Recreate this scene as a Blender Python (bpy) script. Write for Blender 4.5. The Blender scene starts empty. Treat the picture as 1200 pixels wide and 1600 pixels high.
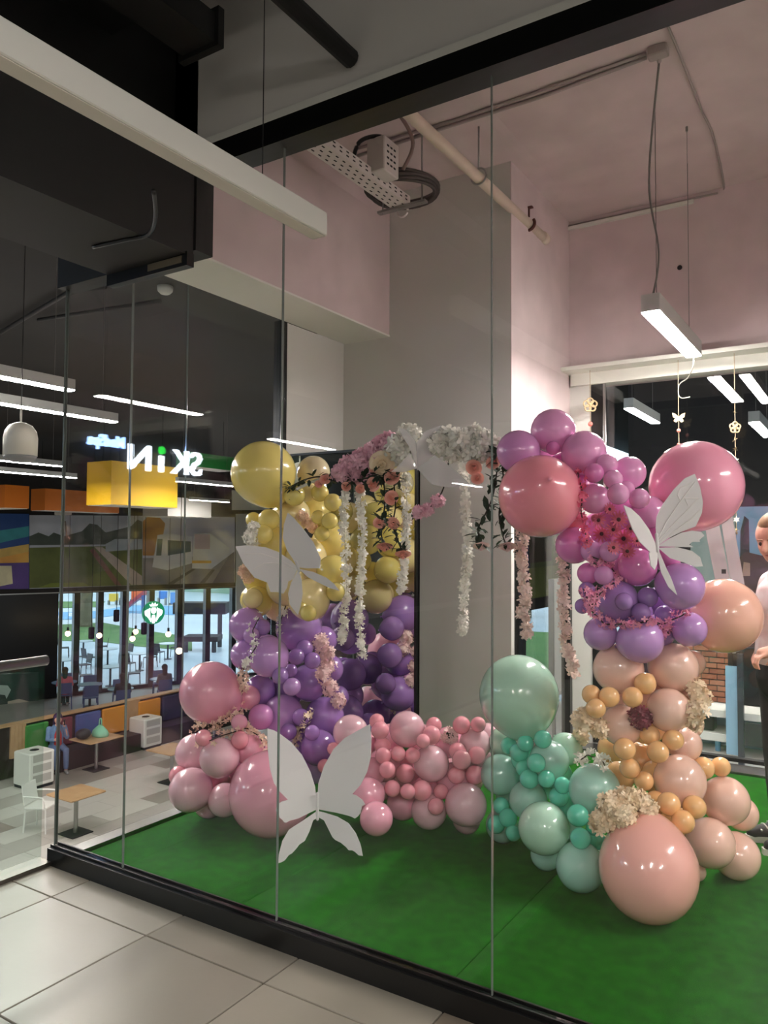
import bpy, math, random
from mathutils import Vector, Matrix, noise
random.seed(7)
S = bpy.context.scene
COL = S.collection

# ------------------------------------------------------------------ camera
F, H = 1210.0, 1.55                     # focal length in pixels of the 1200x1600 frame, eye height
YAW, PITCH, ROLL = math.radians(32.5), math.radians(2.3), math.radians(0.29)
FW = Vector((-math.sin(YAW)*math.cos(PITCH), math.cos(YAW)*math.cos(PITCH), math.sin(PITCH)))
R0 = Vector((math.cos(YAW), math.sin(YAW), 0)); U0 = R0.cross(FW)
RT = R0*math.cos(ROLL)+U0*math.sin(ROLL); UP = U0*math.cos(ROLL)-R0*math.sin(ROLL)
CP = Vector((0, 0, H))
cam = bpy.data.cameras.new('camera'); cam.lens = F/1600*36; cam.sensor_width = 36; cam.clip_start = 0.05; cam.clip_end = 400
co = bpy.data.objects.new('camera', cam); COL.objects.link(co)
co.matrix_world = Matrix(((RT.x, UP.x, -FW.x, 0), (RT.y, UP.y, -FW.y, 0), (RT.z, UP.z, -FW.z, H), (0, 0, 0, 1)))
S.camera = co
# ------------------------------------------------------------------ world, exposure
w = bpy.data.worlds.new('sky'); S.world = w; w.use_nodes = True
bg = w.node_tree.nodes['Background']; bg.inputs[0].default_value = (0.68, 0.86, 1.0, 1); bg.inputs[1].default_value = 0.85
S.view_settings.view_transform = 'Standard'; S.view_settings.look = 'None'
S.view_settings.exposure = 1.7; S.view_settings.gamma = 1; S.view_settings.use_curve_mapping = False
S.cycles.transparent_max_bounces = 20; S.cycles.max_bounces = 8; S.cycles.sample_clamp_indirect = 6
LAMP = 80.0          # radiance of a lit linear lamp's diffuser

# ------------------------------------------------------------------ pixel helpers
def ray(x, y): return FW+RT*((x-600)/F)-UP*((y-800)/F)
def at(x, y, D): return CP+ray(x, y)*D
def onz(x, y, z): d = ray(x, y); return CP+d*((z-H)/d.z)
def onx(x, y, X): d = ray(x, y); return CP+d*(X/d.x)
def ony(x, y, Y): d = ray(x, y); return CP+d*(Y/d.y)
def onpl(x, y, p, n): d = ray(x, y); return CP+d*((p-CP).dot(n)/d.dot(n))
V = Vector

# ------------------------------------------------------------------ materials
def lin(c):
    return tuple(((v/255)/12.92 if v/255 <= 0.04045 else ((v/255+0.055)/1.055)**2.4) for v in c)+(1,)
MATS = {}
def mat(name, rgb, rough=0.5, metal=0.0, emit=0.0, var=0.0, scale=8.0, bump=0.0, bscale=60.0, coat=0.0, trans=0.0, rgb2=None, spec=None, alpha=1.0):
    if name in MATS: return MATS[name]
    m = bpy.data.materials.new(name); m.use_nodes = True; nt = m.node_tree; b = nt.nodes['Principled BSDF']
    c = lin(rgb); b.inputs['Base Color'].default_value = c
    b.inputs['Roughness'].default_value = rough; b.inputs['Metallic'].default_value = metal
    b.inputs['Coat Weight'].default_value = coat; b.inputs['Coat Roughness'].default_value = 0.08
    if spec is not None: b.inputs['Specular IOR Level'].default_value = spec
    if alpha < 1: b.inputs['Alpha'].default_value = alpha
    if emit:
        b.inputs['Emission Color'].default_value = c; b.inputs['Emission Strength'].default_value = emit
    tc = nt.nodes.new('ShaderNodeTexCoord')
    if var or rgb2:
        n = nt.nodes.new('ShaderNodeTexNoise'); n.inputs['Scale'].default_value = scale; n.inputs['Detail'].default_value = 6
        nt.links.new(tc.outputs['Object'], n.inputs['Vector'])
        r = nt.nodes.new('ShaderNodeValToRGB'); e = r.color_ramp.elements
        e[0].position = 0.3; e[1].position = 0.7
        if rgb2: e[0].color = c; e[1].color = lin(rgb2)
        else:
            e[0].color = tuple(v*(1-var) for v in c[:3])+(1,); e[1].color = tuple(min(1, v*(1+var)) for v in c[:3])+(1,)
        nt.links.new(n.outputs['Fac'], r.inputs['Fac']); nt.links.new(r.outputs['Color'], b.inputs['Base Color'])
    if bump:
        n2 = nt.nodes.new('ShaderNodeTexNoise'); n2.inputs['Scale'].default_value = bscale; n2.inputs['Detail'].default_value = 4
        nt.links.new(tc.outputs['Object'], n2.inputs['Vector'])
        bp = nt.nodes.new('ShaderNodeBump'); bp.inputs['Strength'].default_value = bump; bp.inputs['Distance'].default_value = 0.01
        nt.links.new(n2.outputs['Fac'], bp.inputs['Height']); nt.links.new(bp.outputs['Normal'], b.inputs['Normal'])
    if trans:
        t = nt.nodes.new('ShaderNodeBsdfTranslucent'); t.inputs['Color'].default_value = c
        mx = nt.nodes.new('ShaderNodeMixShader'); mx.inputs[0].default_value = trans
        o = nt.nodes['Material Output']
        nt.links.new(b.outputs[0], mx.inputs[1]); nt.links.new(t.outputs[0], mx.inputs[2]); nt.links.new(mx.outputs[0], o.inputs[0])
    MATS[name] = m; return m
def glass_mat(name, tint, f0=0.045, rough=0.0):
    m = bpy.data.materials.new(name); m.use_nodes = True; nt = m.node_tree; nt.nodes.clear()
    o = nt.nodes.new('ShaderNodeOutputMaterial'); mx = nt.nodes.new('ShaderNodeMixShader')
    t = nt.nodes.new('ShaderNodeBsdfTransparent'); t.inputs[0].default_value = tint
    g = nt.nodes.new('ShaderNodeBsdfGlossy'); g.inputs['Roughness'].default_value = rough
    lw = nt.nodes.new('ShaderNodeLayerWeight'); lw.inputs['Blend'].default_value = 0.5
    p = nt.nodes.new('ShaderNodeMath'); p.operation = 'POWER'; p.inputs[1].default_value = 5
    q = nt.nodes.new('ShaderNodeMath'); q.operation = 'MULTIPLY_ADD'; q.inputs[1].default_value = 1-f0; q.inputs[2].default_value = f0
    nt.links.new(lw.outputs['Facing'], p.inputs[0]); nt.links.new(p.outputs[0], q.inputs[0]); nt.links.new(q.outputs[0], mx.inputs[0])
    nt.links.new(t.outputs[0], mx.inputs[1]); nt.links.new(g.outputs[0], mx.inputs[2]); nt.links.new(mx.outputs[0], o.inputs[0])
    MATS[name] = m; return m
GLASS = glass_mat('clear_glass', (0.978, 0.982, 0.978, 1))
RAILGLASS = glass_mat('rail_glass', (0.86, 0.92, 0.9, 1))
# ------------------------------------------------------------------ mesh builder
class MB:
    def __init__(s): s.v = []; s.f = []
    def add(s, vs, fs):
        o = len(s.v); s.v += [V(q) for q in vs]; s.f += [tuple(i+o for i in q) for q in fs]; return s
    def box(s, a, b):
        x0, y0, z0 = a; x1, y1, z1 = b
        return s.add([(x0,y0,z0),(x1,y0,z0),(x1,y1,z0),(x0,y1,z0),(x0,y0,z1),(x1,y0,z1),(x1,y1,z1),(x0,y1,z1)],
                     [(0,3,2,1),(4,5,6,7),(0,1,5,4),(1,2,6,5),(2,3,7,6),(3,0,4,7)])
    def cbox(s, c, d, rz=0.0):           # centre, full dims, spin about z
        c = V(c); m = Matrix.Rotation(rz, 3, 'Z'); k = MB().box((-d[0]/2,-d[1]/2,-d[2]/2), (d[0]/2,d[1]/2,d[2]/2))
        return s.add([c+m@q for q in k.v], k.f)
    def bevbox(s, c, d, bv=0.01, rz=0.0):    # box with chamfered vertical and horizontal edges
        c = V(c); m = Matrix.Rotation(rz, 3, 'Z'); hx, hy, hz = d[0]/2, d[1]/2, d[2]/2
        def ring(i, z):
            a, b_ = hx-i, hy-i
            return [(-a+bv,-b_,z),(a-bv,-b_,z),(a,-b_+bv,z),(a,b_-bv,z),(a-bv,b_,z),(-a+bv,b_,z),(-a,b_-bv,z),(-a,-b_+bv,z)]
        vs = ring(bv,-hz)+ring(0,-hz+bv)+ring(0,hz-bv)+ring(bv,hz); fs = [tuple(range(7,-1,-1)), tuple(range(24,32))]
        for k in range(3):
            for i in range(8): fs.append((k*8+i, k*8+(i+1)%8, k*8+8+(i+1)%8, k*8+8+i))
        return s.add([c+m@V(q) for q in vs], fs)
    def frame(s, path):
        out = []; n = len(path)
        for i in range(n):
            t = (path[min(i+1,n-1)]-path[max(i-1,0)])
            t = t.normalized() if t.length > 1e-9 else V((0,0,1))
            a = V((0,0,1)) if abs(t.z) < 0.9 else V((1,0,0))
            x = t.cross(a).normalized(); out.append((x, t.cross(x)))
        return out
    def tube(s, path, r, n=8, cap=True):
        path = [V(p) for p in path]; fr = s.frame(path); rs = r if isinstance(r, (list, tuple)) else [r]*len(path)
        # keep frames from flipping
        for i in range(1, len(fr)):
            if fr[i][0].dot(fr[i-1][0]) < 0 and abs(fr[i][0].dot(fr[i-1][0])) > 0.5: fr[i] = (-fr[i][0], -fr[i][1])
        vs = []; fs = []
        for p, (x, y), rr in zip(path, fr, rs):
            for k in range(n):
                a = 2*math.pi*k/n; vs.append(p+x*(rr*math.cos(a))+y*(rr*math.sin(a)))
        for i in range(len(path)-1):
            for k in range(n): fs.append((i*n+k, i*n+(k+1)%n, (i+1)*n+(k+1)%n, (i+1)*n+k))
        if cap: fs += [tuple(range(n-1,-1,-1)), tuple(range((len(path)-1)*n, len(path)*n))]
        return s.add(vs, fs)
    def capsule(s, path, rs, n=14):        # rounded ends
        path = [V(p) for p in path]; a = (path[0]-path[1]).normalized(); b = (path[-1]-path[-2]).normalized()
        pre = [path[0]+a*rs[0]*q for q in (0.98, 0.8, 0.45)]; pr = [rs[0]*q for q in (0.2, 0.6, 0.89)]
        post = [path[-1]+b*rs[-1]*q for q in (0.45, 0.8, 0.98)]; po = [rs[-1]*q for q in (0.89, 0.6, 0.2)]
        return s.tube(pre+path+post, pr+list(rs)+po, n)
    def ball(s, c, r, nu=16, nv=10, sc=(1,1,1)):
        c = V(c); vs = [c+V((0,0,r*sc[2]))]; fs = []
        for i in range(1, nv):
            th = math.pi*i/nv
            for k in range(nu):
                ph = 2*math.pi*k/nu; vs.append(c+V((r*sc[0]*math.sin(th)*math.cos(ph), r*sc[1]*math.sin(th)*math.sin(ph), r*sc[2]*math.cos(th))))
        vs.append(c-V((0,0,r*sc[2]))); L = len(vs)-1
        for k in range(nu):
            fs.append((0, 1+k, 1+(k+1)%nu)); fs.append((L, L-nu+(k+1)%nu, L-nu+k))
        for i in range(nv-2):
            for k in range(nu): fs.append((1+i*nu+k, 1+(i+1)*nu+k, 1+(i+1)*nu+(k+1)%nu, 1+i*nu+(k+1)%nu))
        return s.add(vs, fs)
    def lathe(s, c, prof, n=24, ax=None):   # prof [(r, z)]
        c = V(c); vs = []; fs = []
        for r, z in prof:
            for k in range(n): a = 2*math.pi*k/n; vs.append(c+V((r*math.cos(a), r*math.sin(a), z)))
        for i in range(len(prof)-1):
            for k in range(n): fs.append((i*n+k, i*n+(k+1)%n, (i+1)*n+(k+1)%n, (i+1)*n+k))
        fs += [tuple(range(n-1,-1,-1)), tuple(range((len(prof)-1)*n, len(prof)*n))]
        return s.add(vs, fs)
    def slab(s, pts, off):                 # polygon extruded by vector off
        pts = [V(p) for p in pts]; off = V(off); n = len(pts)
        fs = [tuple(range(n-1,-1,-1)), tuple(range(n, 2*n))]+[(i,(i+1)%n,n+(i+1)%n,n+i) for i in range(n)]
        return s.add(pts+[p+off for p in pts], fs)
    def merge(s, other, M):
        return s.add([M@q for q in other.v], other.f)
    def mesh(s, name, m, smooth=False):
        me = bpy.data.meshes.new(name); me.from_pydata([tuple(q) for q in s.v], [], s.f)
        if m is not None: me.materials.append(m)
        if smooth: me.polygons.foreach_set('use_smooth', [True]*len(me.polygons))
        me.update(); return me
WLOC = {}
def link(name, data, loc=(0,0,0), parent=None):
    o = bpy.data.objects.new(name, data); COL.objects.link(o); loc = V(loc); WLOC[o] = loc.copy()
    if parent is not None: o.parent = parent; o.location = loc-WLOC[parent]
    else: o.location = loc
    return o
def tag(o, label=None, cat=None, group=None, kind=None):
    if label: o['label'] = label
    if cat: o['category'] = cat
    if group: o['group'] = group
    if kind: o['kind'] = kind
    return o
def thing(name, label, cat, loc, group=None): return tag(link(name, None, loc), label, cat, group)
def build(mb, name, m, parent=None, loc=None, smooth=False, **kw):
    """world-space MB -> one mesh object whose origin is loc (or its parent's origin)"""
    if loc is None:
        if parent is not None: loc = WLOC[parent]
        else:
            n = len(mb.v); loc = V((sum(q.x for q in mb.v)/n, sum(q.y for q in mb.v)/n, min(q.z for q in mb.v)))
    loc = V(loc); mb.v = [q-loc for q in mb.v]
    o = link(name, mb.mesh(name, m, smooth), loc, parent)
    if kw: tag(o, **kw)
    return o
def struct(mb, name, m, parent=None, **kw):
    o = build(mb, name, m, parent, loc=(0,0,0) if parent is None else None, **kw)
    if parent is None: o['kind'] = 'structure'
    return o
def bez(pts, n=8):                          # catmull-rom through points
    pts = [V(p) for p in pts]; out = []
    for i in range(len(pts)-1):
        p0 = pts[max(i-1,0)]; p1 = pts[i]; p2 = pts[i+1]; p3 = pts[min(i+2,len(pts)-1)]
        for k in range(n):
            t = k/n; out.append(0.5*((2*p1)+(p2-p0)*t+(2*p0-5*p1+4*p2-p3)*t*t+(3*p1-p0-3*p2+p3)*t*t*t))
    return out+[pts[-1]]

# ------------------------------------------------------------------ main dimensions (metres)
Y0 = 2.33; XL = -3.38; ZG = 0.04; ZC = 4.10; YC = 4.72; XCL = -3.63; XCR = -2.02; YB = 5.88; ZB = 2.90; YW = 5.9; ZS = 3.06; XR = 2.6
ZL = -3.85
M_black = mat('black_paint', (22,21,20), 0.55, var=0.15, scale=3)
M_blackgloss = mat('black_profile', (16,16,16), 0.3)
M_wallpink = mat('painted_concrete', (212,194,195), 0.8, var=0.09, scale=3.5, bump=0.15, bscale=14)  # pink cast of the room's light put into the white concrete colour
M_colgrey = mat('column_paint', (208,207,202), 0.75, var=0.02, scale=2)
M_bulk = mat('bulkhead_paint', (214,211,206), 0.8, var=0.03, scale=1.5)
M_white = mat('white_paint', (226,226,218), 0.6, var=0.02)
M_dark = mat('charcoal_paint', (44,42,41), 0.8, var=0.15, scale=0.8)
M_steel = mat('brushed_steel', (170,170,168), 0.3, 1.0)
M_grout = mat('grout', (120,116,108), 0.9)
M_tile = [mat('tile_%d' % i, c, 0.35, var=0.04, scale=3, bump=0.03, bscale=30) for i, c in enumerate([(146,140,128),(137,131,120),(150,145,134),(126,115,102)])]

# ------------------------------------------------------------------ corridor floor
m = MB().box((-3.44,-4,-0.45), (6,Y0+0.06,-0.012)); floor = struct(m, 'floor', M_grout)
ts = 0.61; xs = [-3.07+ts*k for k in range(-1, 9)]; ys = [2.13-ts*k for k in range(-1, 6)]
for i in range(len(xs)-1):
    for j in range(len(ys)-1):
        x0 = max(xs[i], -3.42); x1 = xs[i+1]; y1 = min(ys[j], Y0); y0 = ys[j+1]; g = 0.003
        k = 3 if (x0 > -1.9 and y1 < 2.0) or (x0 > -1.3) else (i*5+j*3) % 3
        b = MB().bevbox(((x0+x1)/2,(y0+y1)/2,-0.006), (x1-x0-2*g, y1-y0-2*g, 0.012), 0.002)
        build(b, 'tile', M_tile[k], floor)
# room slab and turf
m = MB().box((-3.44,Y0+0.06,-0.45), (XR,4.77,0.0)); m.box((-2.1,4.77,-0.45),(XR,5.95,0.0)); fl2 = struct(m, 'floor_room', mat('screed', (120,120,118), 0.9))
M_turf = mat('turf', (25,108,16), 0.95, rgb2=(15,88,10), scale=18, bump=0.6, bscale=400, spec=0.1)
M_turf2 = mat('turf_b', (25,98,20), 0.95, rgb2=(16,80,15), scale=18, bump=0.6, bscale=400, spec=0.1)
tx = [-3.27,-2.27,-1.27,-0.27,0.73,XR-0.05]
for i in range(5):
    ye = 4.71 if i < 2 else 5.61
    b = MB().bevbox(((tx[i]+tx[i+1])/2, (Y0+0.06+ye)/2, 0.0195), (tx[i+1]-tx[i]-0.004, ye-Y0-0.06, 0.041+0.001*(i%2)), 0.004)
    build(b, 'turf_strip', M_turf if i in (0,1,2) else M_turf2, fl2)
build(MB().bevbox((-1.64,5.16,0.0195),(0.74,0.9,0.041),0.004), 'turf_strip', M_turf, fl2)
# steel profile along the inside of the left glass and along the back window
struct(MB().box((XL+0.01,Y0+0.06,0.0),(-3.29,YC,0.05)), 'trim_1', M_steel)
struct(MB().box((XCR,5.62,0.0),(XR,5.82,0.052)), 'trim_2', mat('dark_sill', (120,118,116), 0.25, 0.9))
# black base rail under the front glass, corner to right
m = MB().box((XL-0.01,Y0-0.005,-0.005),(XR,Y0+0.075,0.078)); m.box((XL-0.01,Y0+0.012,0.078),(XR,Y0+0.02,0.09)); m.box((XL-0.01,Y0+0.05,0.078),(XR,Y0+0.058,0.09))
struct(m, 'baseboard_front', M_blackgloss)
struct(MB().box((-3.46,-4,-0.02),(-3.36,Y0,0.02)), 'trim_3', mat('dark_steel', (110,106,100), 0.35, 0.9))

# ------------------------------------------------------------------ glass walls
M_edge = mat('glass_edge', (112,120,116), 0.1, spec=0.8)
ZT = 3.15
jx = [XL,-2.89,-1.99,-1.08,-0.18,0.72,1.62,XR]
for i in range(len(jx)-1):
    p = struct(MB().box((jx[i]+0.004,Y0+0.028,0.085),(jx[i+1]-0.004,Y0+0.040,ZT)), 'window_%d' % (i+1), GLASS)
    e = MB().box((jx[i+1]-0.0012,Y0+0.028,0.085),(jx[i+1]+0.0012,Y0+0.040,ZT)); build(e, 'glass_edge', M_edge, p)
build(MB().box((XL-0.004,Y0+0.026,0.085),(XL+0.004,Y0+0.042,ZT)), 'glass_edge', M_edge, bpy.data.objects['window_1'])
jy = [Y0+0.045,3.16,4.0]
for i in range(2):
    p = struct(MB().box((XL-0.006,jy[i]+0.004,0.05),(XL+0.006,jy[i+1]-0.004,ZS+0.01)), 'window_%d' % (i+10), GLASS)
    build(MB().box((XL-0.006,jy[i+1]-0.0012,0.05),(XL+0.006,jy[i+1]+0.0012,ZS)), 'glass_edge', M_edge, p)
# top track, bulkhead above
struct(MB().box((-2.44,Y0-0.02,ZT-0.01),(XR,Y0+0.09,ZT+0.085)), 'trim_4', M_blackgloss)
struct(MB().box((-2.58,Y0-0.01,ZT+0.085),(XR,Y0+0.08,4.6)), 'wall_front_bulkhead', M_bulk)
struct(MB().box((-2.58,Y0-0.022,ZT+0.085),(XR,Y0-0.01,ZT+0.115)), 'trim_5', M_white)
struct(MB().box((XL-0.02,Y0-0.01,2.80),(-2.44,Y0+0.09,4.6)), 'wall_front_corner', M_black)

# ------------------------------------------------------------------ room shell
struct(MB().box((-3.9,Y0+0.02,ZC),(XR,6.6,ZC+0.3)), 'ceiling', M_wallpink)
m = MB().box((-3.35,Y0+0.09,ZS),(-2.97,YC+0.01,ZC)); beam = struct(m, 'wall_left_beam', M_wallpink)
build(MB().box((-3.36,Y0+0.09,ZS-0.012),(-2.965,YC+0.005,ZS)), 'soffit_board', M_white, beam)
cm_ = MB().box((XCL,YC,1.95),(XCR,YC+0.45,ZC)); cm_.box((XCL,YC,ZL),(XCR,YC+0.05,1.95)); struct(cm_, 'wall_column', M_colgrey)
struct(MB().box((XL-0.04,4.04,0.0),(XL+0.005,YC,ZS-0.01)), 'wall_left_pier', M_colgrey)
struct(MB().box((XL-0.05,3.985,0.0),(XL+0.012,4.05,ZS-0.01)), 'trim_8', M_blackgloss)
struct(MB().box((XCR-0.25,YC+0.45,1.95),(XCR,6.6,ZC)), 'wall_left_upper', M_wallpink)
build(MB().box((XCR-0.002,YC-0.0005,1.95),(XCR+0.004,YC+0.45,ZC)), 'pink_lit_face', M_wallpink, bpy.data.objects['wall_column'])  # sheet over the column side; pink room light is put into its colour
m = MB().box((XCR-0.05,YB,ZB),(XR,6.6,ZC)); bb = struct(m, 'wall_back_beam', M_wallpink)
build(MB().box((XCR,YB-0.2,ZB-0.03),(XR,YW+0.05,ZB)), 'soffit_board', M_white, bb)
struct(MB().box((XR,Y0,-0.45),(XR+0.2,6.6,4.6)), 'wall_right', M_wallpink)
# narrow plaster pier between column side and back window
xf = ony(944, 700, YW).x
struct(MB().box((XCR,YW-0.02,0.0),(xf-0.09,YW+0.12,ZB-0.03)), 'wall_back_pier', M_colgrey)
# back window: black frame with mullions and panes
fr = MB()
for x in (xf-0.045, xf+1.25, xf+2.5): fr.box((x-0.045,YW-0.03,0.05),(x+0.045,YW+0.05,ZB-0.03))
fr.box((xf-0.09,YW-0.02,0.05),(XR,YW+0.04,0.075)); win = struct(fr, 'window_20', M_blackgloss)
for a, b_ in ((xf,xf+1.205),(xf+1.295,xf+2.455),(xf+2.545,XR)): build(MB().box((a,YW,0.075),(b_,YW+0.01,ZB-0.03)), 'pane', GLASS, win)
build(MB().box((XCR+0.02,YW-0.06,2.78),(XR,YW+0.06,ZB-0.03)), 'header_board', M_white, win)
build(MB().box((xf+0.004,YW-0.034,0.11),(xf+0.022,YW-0.02,ZB-0.1)), 'steel_strip', M_steel, win)
# side window between column and pier, looking over the food court
fr = MB()
y1 = YC+0.05
fr.box((XCR-0.06,y1-0.0,0.02),(XCR+0.01,y1+0.05,1.95)); fr.box((XCR-0.06,5.83,0.02),(XCR+0.01,5.88,1.95)); fr.box((XCR-0.06,y1,0.02),(XCR+0.01,5.88,0.09)); fr.box((XCR-0.06,y1,1.9),(XCR+0.01,5.88,1.97))
win2 = struct(fr, 'window_21', M_blackgloss); build(MB().box((XCR-0.02,y1+0.05,0.09),(XCR-0.012,5.83,1.9)), 'pane', GLASS, win2)

# corner black box and duct in the corridor
struct(MB().box((-2.95,-4,2.77),(-2.45,Y0-0.015,3.22)), 'wall_corridor_box', mat('black_box', (30,28,26), 0.6, var=0.1, scale=1))
struct(MB().box((-4.2,-4,3.22),(-2.58,Y0-0.015,4.6)), 'wall_corridor_upper', M_black)
b = thing('cable_channel', 'black lip with foil tape at the end of the dark duct box', 'channel', (-2.7,Y0-0.05,2.72))
build(MB().box((-2.96,Y0-0.06,2.72),(-2.44,Y0-0.02,2.78)), 'lip', M_blackgloss, b)
build(MB().box((-2.68,Y0-0.064,2.735),(-2.47,Y0-0.06,2.765)), 'foil_tape', mat('foil', (150,135,110), 0.3, 0.7), b)
pts = [at(240,290,2.3),at(238,340,2.3),at(225,370,2.28),at(190,378,2.25),at(145,388,2.2)]
wire = [V((p.x,p.y,2.765)) for p in [onz(240,300,2.76),onz(243,340,2.76),onz(232,368,2.76),onz(195,377,2.76),onz(145,388,2.76)]]
build(MB().tube(bez(wire,6),0.008,6), 'cable', M_blackgloss, smooth=True, label='black cable clipped under the dark duct box', cat='cable')
struct(MB().box((-4.2,-12,4.6),(6.2,Y0+0.1,4.8)), 'ceiling_corridor', M_black)
struct(MB().box((-3.5,-6.2,-0.45),(6.2,-6.0,4.6)), 'wall_corridor_back', mat('shopfront', (120,116,110), 0.7))
struct(MB().box((6.0,-6,-0.45),(6.2,Y0,4.6)), 'wall_corridor_right', mat('shopfront', (120,116,110), 0.7))
# black pipes hung at the corridor ceiling in front of the bulkhead
e1 = ony(548, 92, Y0-0.03)
build(MB().tube([e1, V((e1.x,0.4,e1.z))],0.035,12), 'sprinkler_pipe', M_black, smooth=True, label='round black pipe running to the grey bulkhead', cat='pipe')
e2 = ony(335, 62, Y0-0.25)
q = thing('duct_bracket', 'square black duct end hung above the long white fixture', 'duct', (e2.x,e2.y-0.6,e2.z))
build(MB().box((e2.x-0.12,0.2,e2.z-0.05),(e2.x+0.05,e2.y,e2.z+0.06)), 'duct', M_black, q)
build(MB().box((e2.x-0.14,e2.y-0.05,e2.z-0.07),(e2.x+0.07,e2.y-0.02,e2.z+0.08)), 'collar', M_black, q)
build(MB().box((e2.x-0.05,1.0,e2.z+0.06),(e2.x-0.03,1.02,4.6)), 'hanger', M_black, q)
build(MB().box((e2.x-0.6,0.2,e2.z+0.13),(e2.x+0.55,e2.y-0.1,e2.z+0.2)), 'tray', M_black, q)

# ------------------------------------------------------------------ linear lamps
M_alu = mat('lamp_housing', (196,198,194), 0.4, 0.1)
M_lit = mat('lamp_diffuser', (255,248,241), 0.5, emit=LAMP)
M_unlit = mat('lamp_diffuser_off', (222,216,206), 0.5)
M_cord = mat('cord', (120,116,112), 0.5)
def lamp(end, L, label, group=None, wd=0.09, ht=0.085, lit=True, zceil=ZC, dirn=1, name='linear_lamp'):
    """end = centre of the bottom face at one end; runs along +Y*dirn for L"""
    x, y, z = end; ya, yb = sorted((y, y+dirn*L))
    t = thing(name, label, 'lamp', (x,(ya+yb)/2,z), group)
    build(MB().box((x-wd/2,ya,z+0.004),(x+wd/2,yb,z+ht)), 'housing', M_alu if lit else M_unlit, t)
    build(MB().box((x-wd/2+0.004,ya+0.004,z-0.004),(x+wd/2-0.004,yb-0.004,z+0.004)), 'diffuser', M_lit if lit else M_unlit, t)
    for cc in (ya+0.15, yb-0.15): build(MB().tube([(x,cc,z+ht),(x,cc,zceil)],0.0025,6), 'suspension_wire', M_cord, t)
    return t
p0 = at(1016,487,4.25)
rl = lamp((p0.x,p0.y,p0.z), 1.2, 'lit white linear lamp hanging above the balloon display', wd=0.1, ht=0.1)
pw = [at(1034,462,4.25), at(1030,400,4.2), at(1038,330,4.2), at(1033,240,4.2), at(1036,110,4.2)]
top = onz(1030,88,ZC-0.02); pw = [V((p0.x,p0.y+0.06,p0.z+0.1)), V((p0.x+0.03,p0.y+0.08,p0.z+0.35)), V((p0.x-0.01,p0.y+0.04,p0.z+0.75)), V((top.x,top.y,ZC-0.04))]
build(MB().tube(bez(pw,8),0.006,6), 'power_cord', M_cord, rl, smooth=True)
lamp((1.75,3.0,p0.z), 1.2, 'lit white linear lamp over the turf by the right wall', wd=0.1, ht=0.1, name='linear_lamp_offscreen')
# the unlit long fixture in the corridor, upper left
pe = at(500,372,2.42)
t = thing('long_linear_fixture', 'long unlit white linear fixture hanging in front of the glass', 'lamp', (pe.x,pe.y-1.2,pe.z))
build(MB().bevbox((pe.x,pe.y-1.2,pe.z+0.037),(0.058,2.4,0.075),0.003), 'housing', mat('fixture_white', (205,203,194), 0.5), t)
build(MB().box((pe.x-0.022,pe.y-2.38,pe.z-0.002),(pe.x+0.022,pe.y-0.01,pe.z+0.002)), 'diffuser', M_unlit, t)
for yy in (pe.y-0.27, pe.y-2.1):
    build(MB().tube([(pe.x,yy,pe.z+0.074),(pe.x,yy,4.6)],0.0015,6), 'suspension_wire', M_blackgloss, t); build(MB().ball((pe.x,yy,pe.z+0.08),0.008,8,6), 'wire_gripper', M_blackgloss, t)

# atrium lamps seen through the left glass, and those behind the camera that the glass mirrors
G1 = 'linear lamps over the food court'
def lamp_at(px, py, z, L, label, zc=4.3): q = onz(px, py, z); lamp((q.x,q.y,z), L, label, G1, zceil=zc, dirn=-1)
ML = 'lit linear lamp hanging over the food court from the dark ceiling'
for a_, l_ in (((112,611),'lit linear lamp just above the white dome pendant'),((180,660),'lit linear lamp crossing the cable of the dome pendant'),((96,729),'lit linear lamp passing behind the foot of the dome pendant'),((118,747),'lit linear lamp hanging above the long orange box'),((362,760),'lit linear lamp hanging above the grey box by the yellow balloon'),((357,785),'lit linear lamp hanging lower beside the grey box')): lamp_at(*a_,2.72,1.5,l_)
for (x, y) in ((-5.92,-2.1),(-11.3,-3.64),(-11.5,-6.1),(-7.1,-9.0)):
    lamp((x,y,2.75), 1.22, 'lit linear lamp over the atrium opposite the glass room', 'linear lamps over the atrium opposite the glass', zceil=4.3, dirn=-1, name='linear_lamp_offscreen')
for (x, y) in ((0.9,-0.4),(-0.9,-2.2),(3.2,0.2)):
    lamp((x,y,2.95), 1.5, 'lit linear lamp hanging over the tiled corridor', 'linear lamps over the corridor', zceil=4.6, dirn=-1, name='linear_lamp_offscreen')
for (x, y) in ((-18,6),(-14,3.5),(-10,1.5),(-18,1)):
    lamp((x,y,2.72), 1.5, 'lit linear lamp continuing the lamp rows of the food court', 'lamp rows continuing beyond the food court view', zceil=4.3, dirn=-1, name='linear_lamp_offscreen')
GR = 'lamps seen through the back window'
for (px, py, D) in ((982,638,8.2),(1178,660,7.5),(1172,760,15)):
    q = at(px, py, D); lamp((q.x,q.y,q.z), 1.2, 'lit linear lamp in the dark hall behind the back window', GR, wd=0.1, ht=0.11, zceil=5.2)

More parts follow.
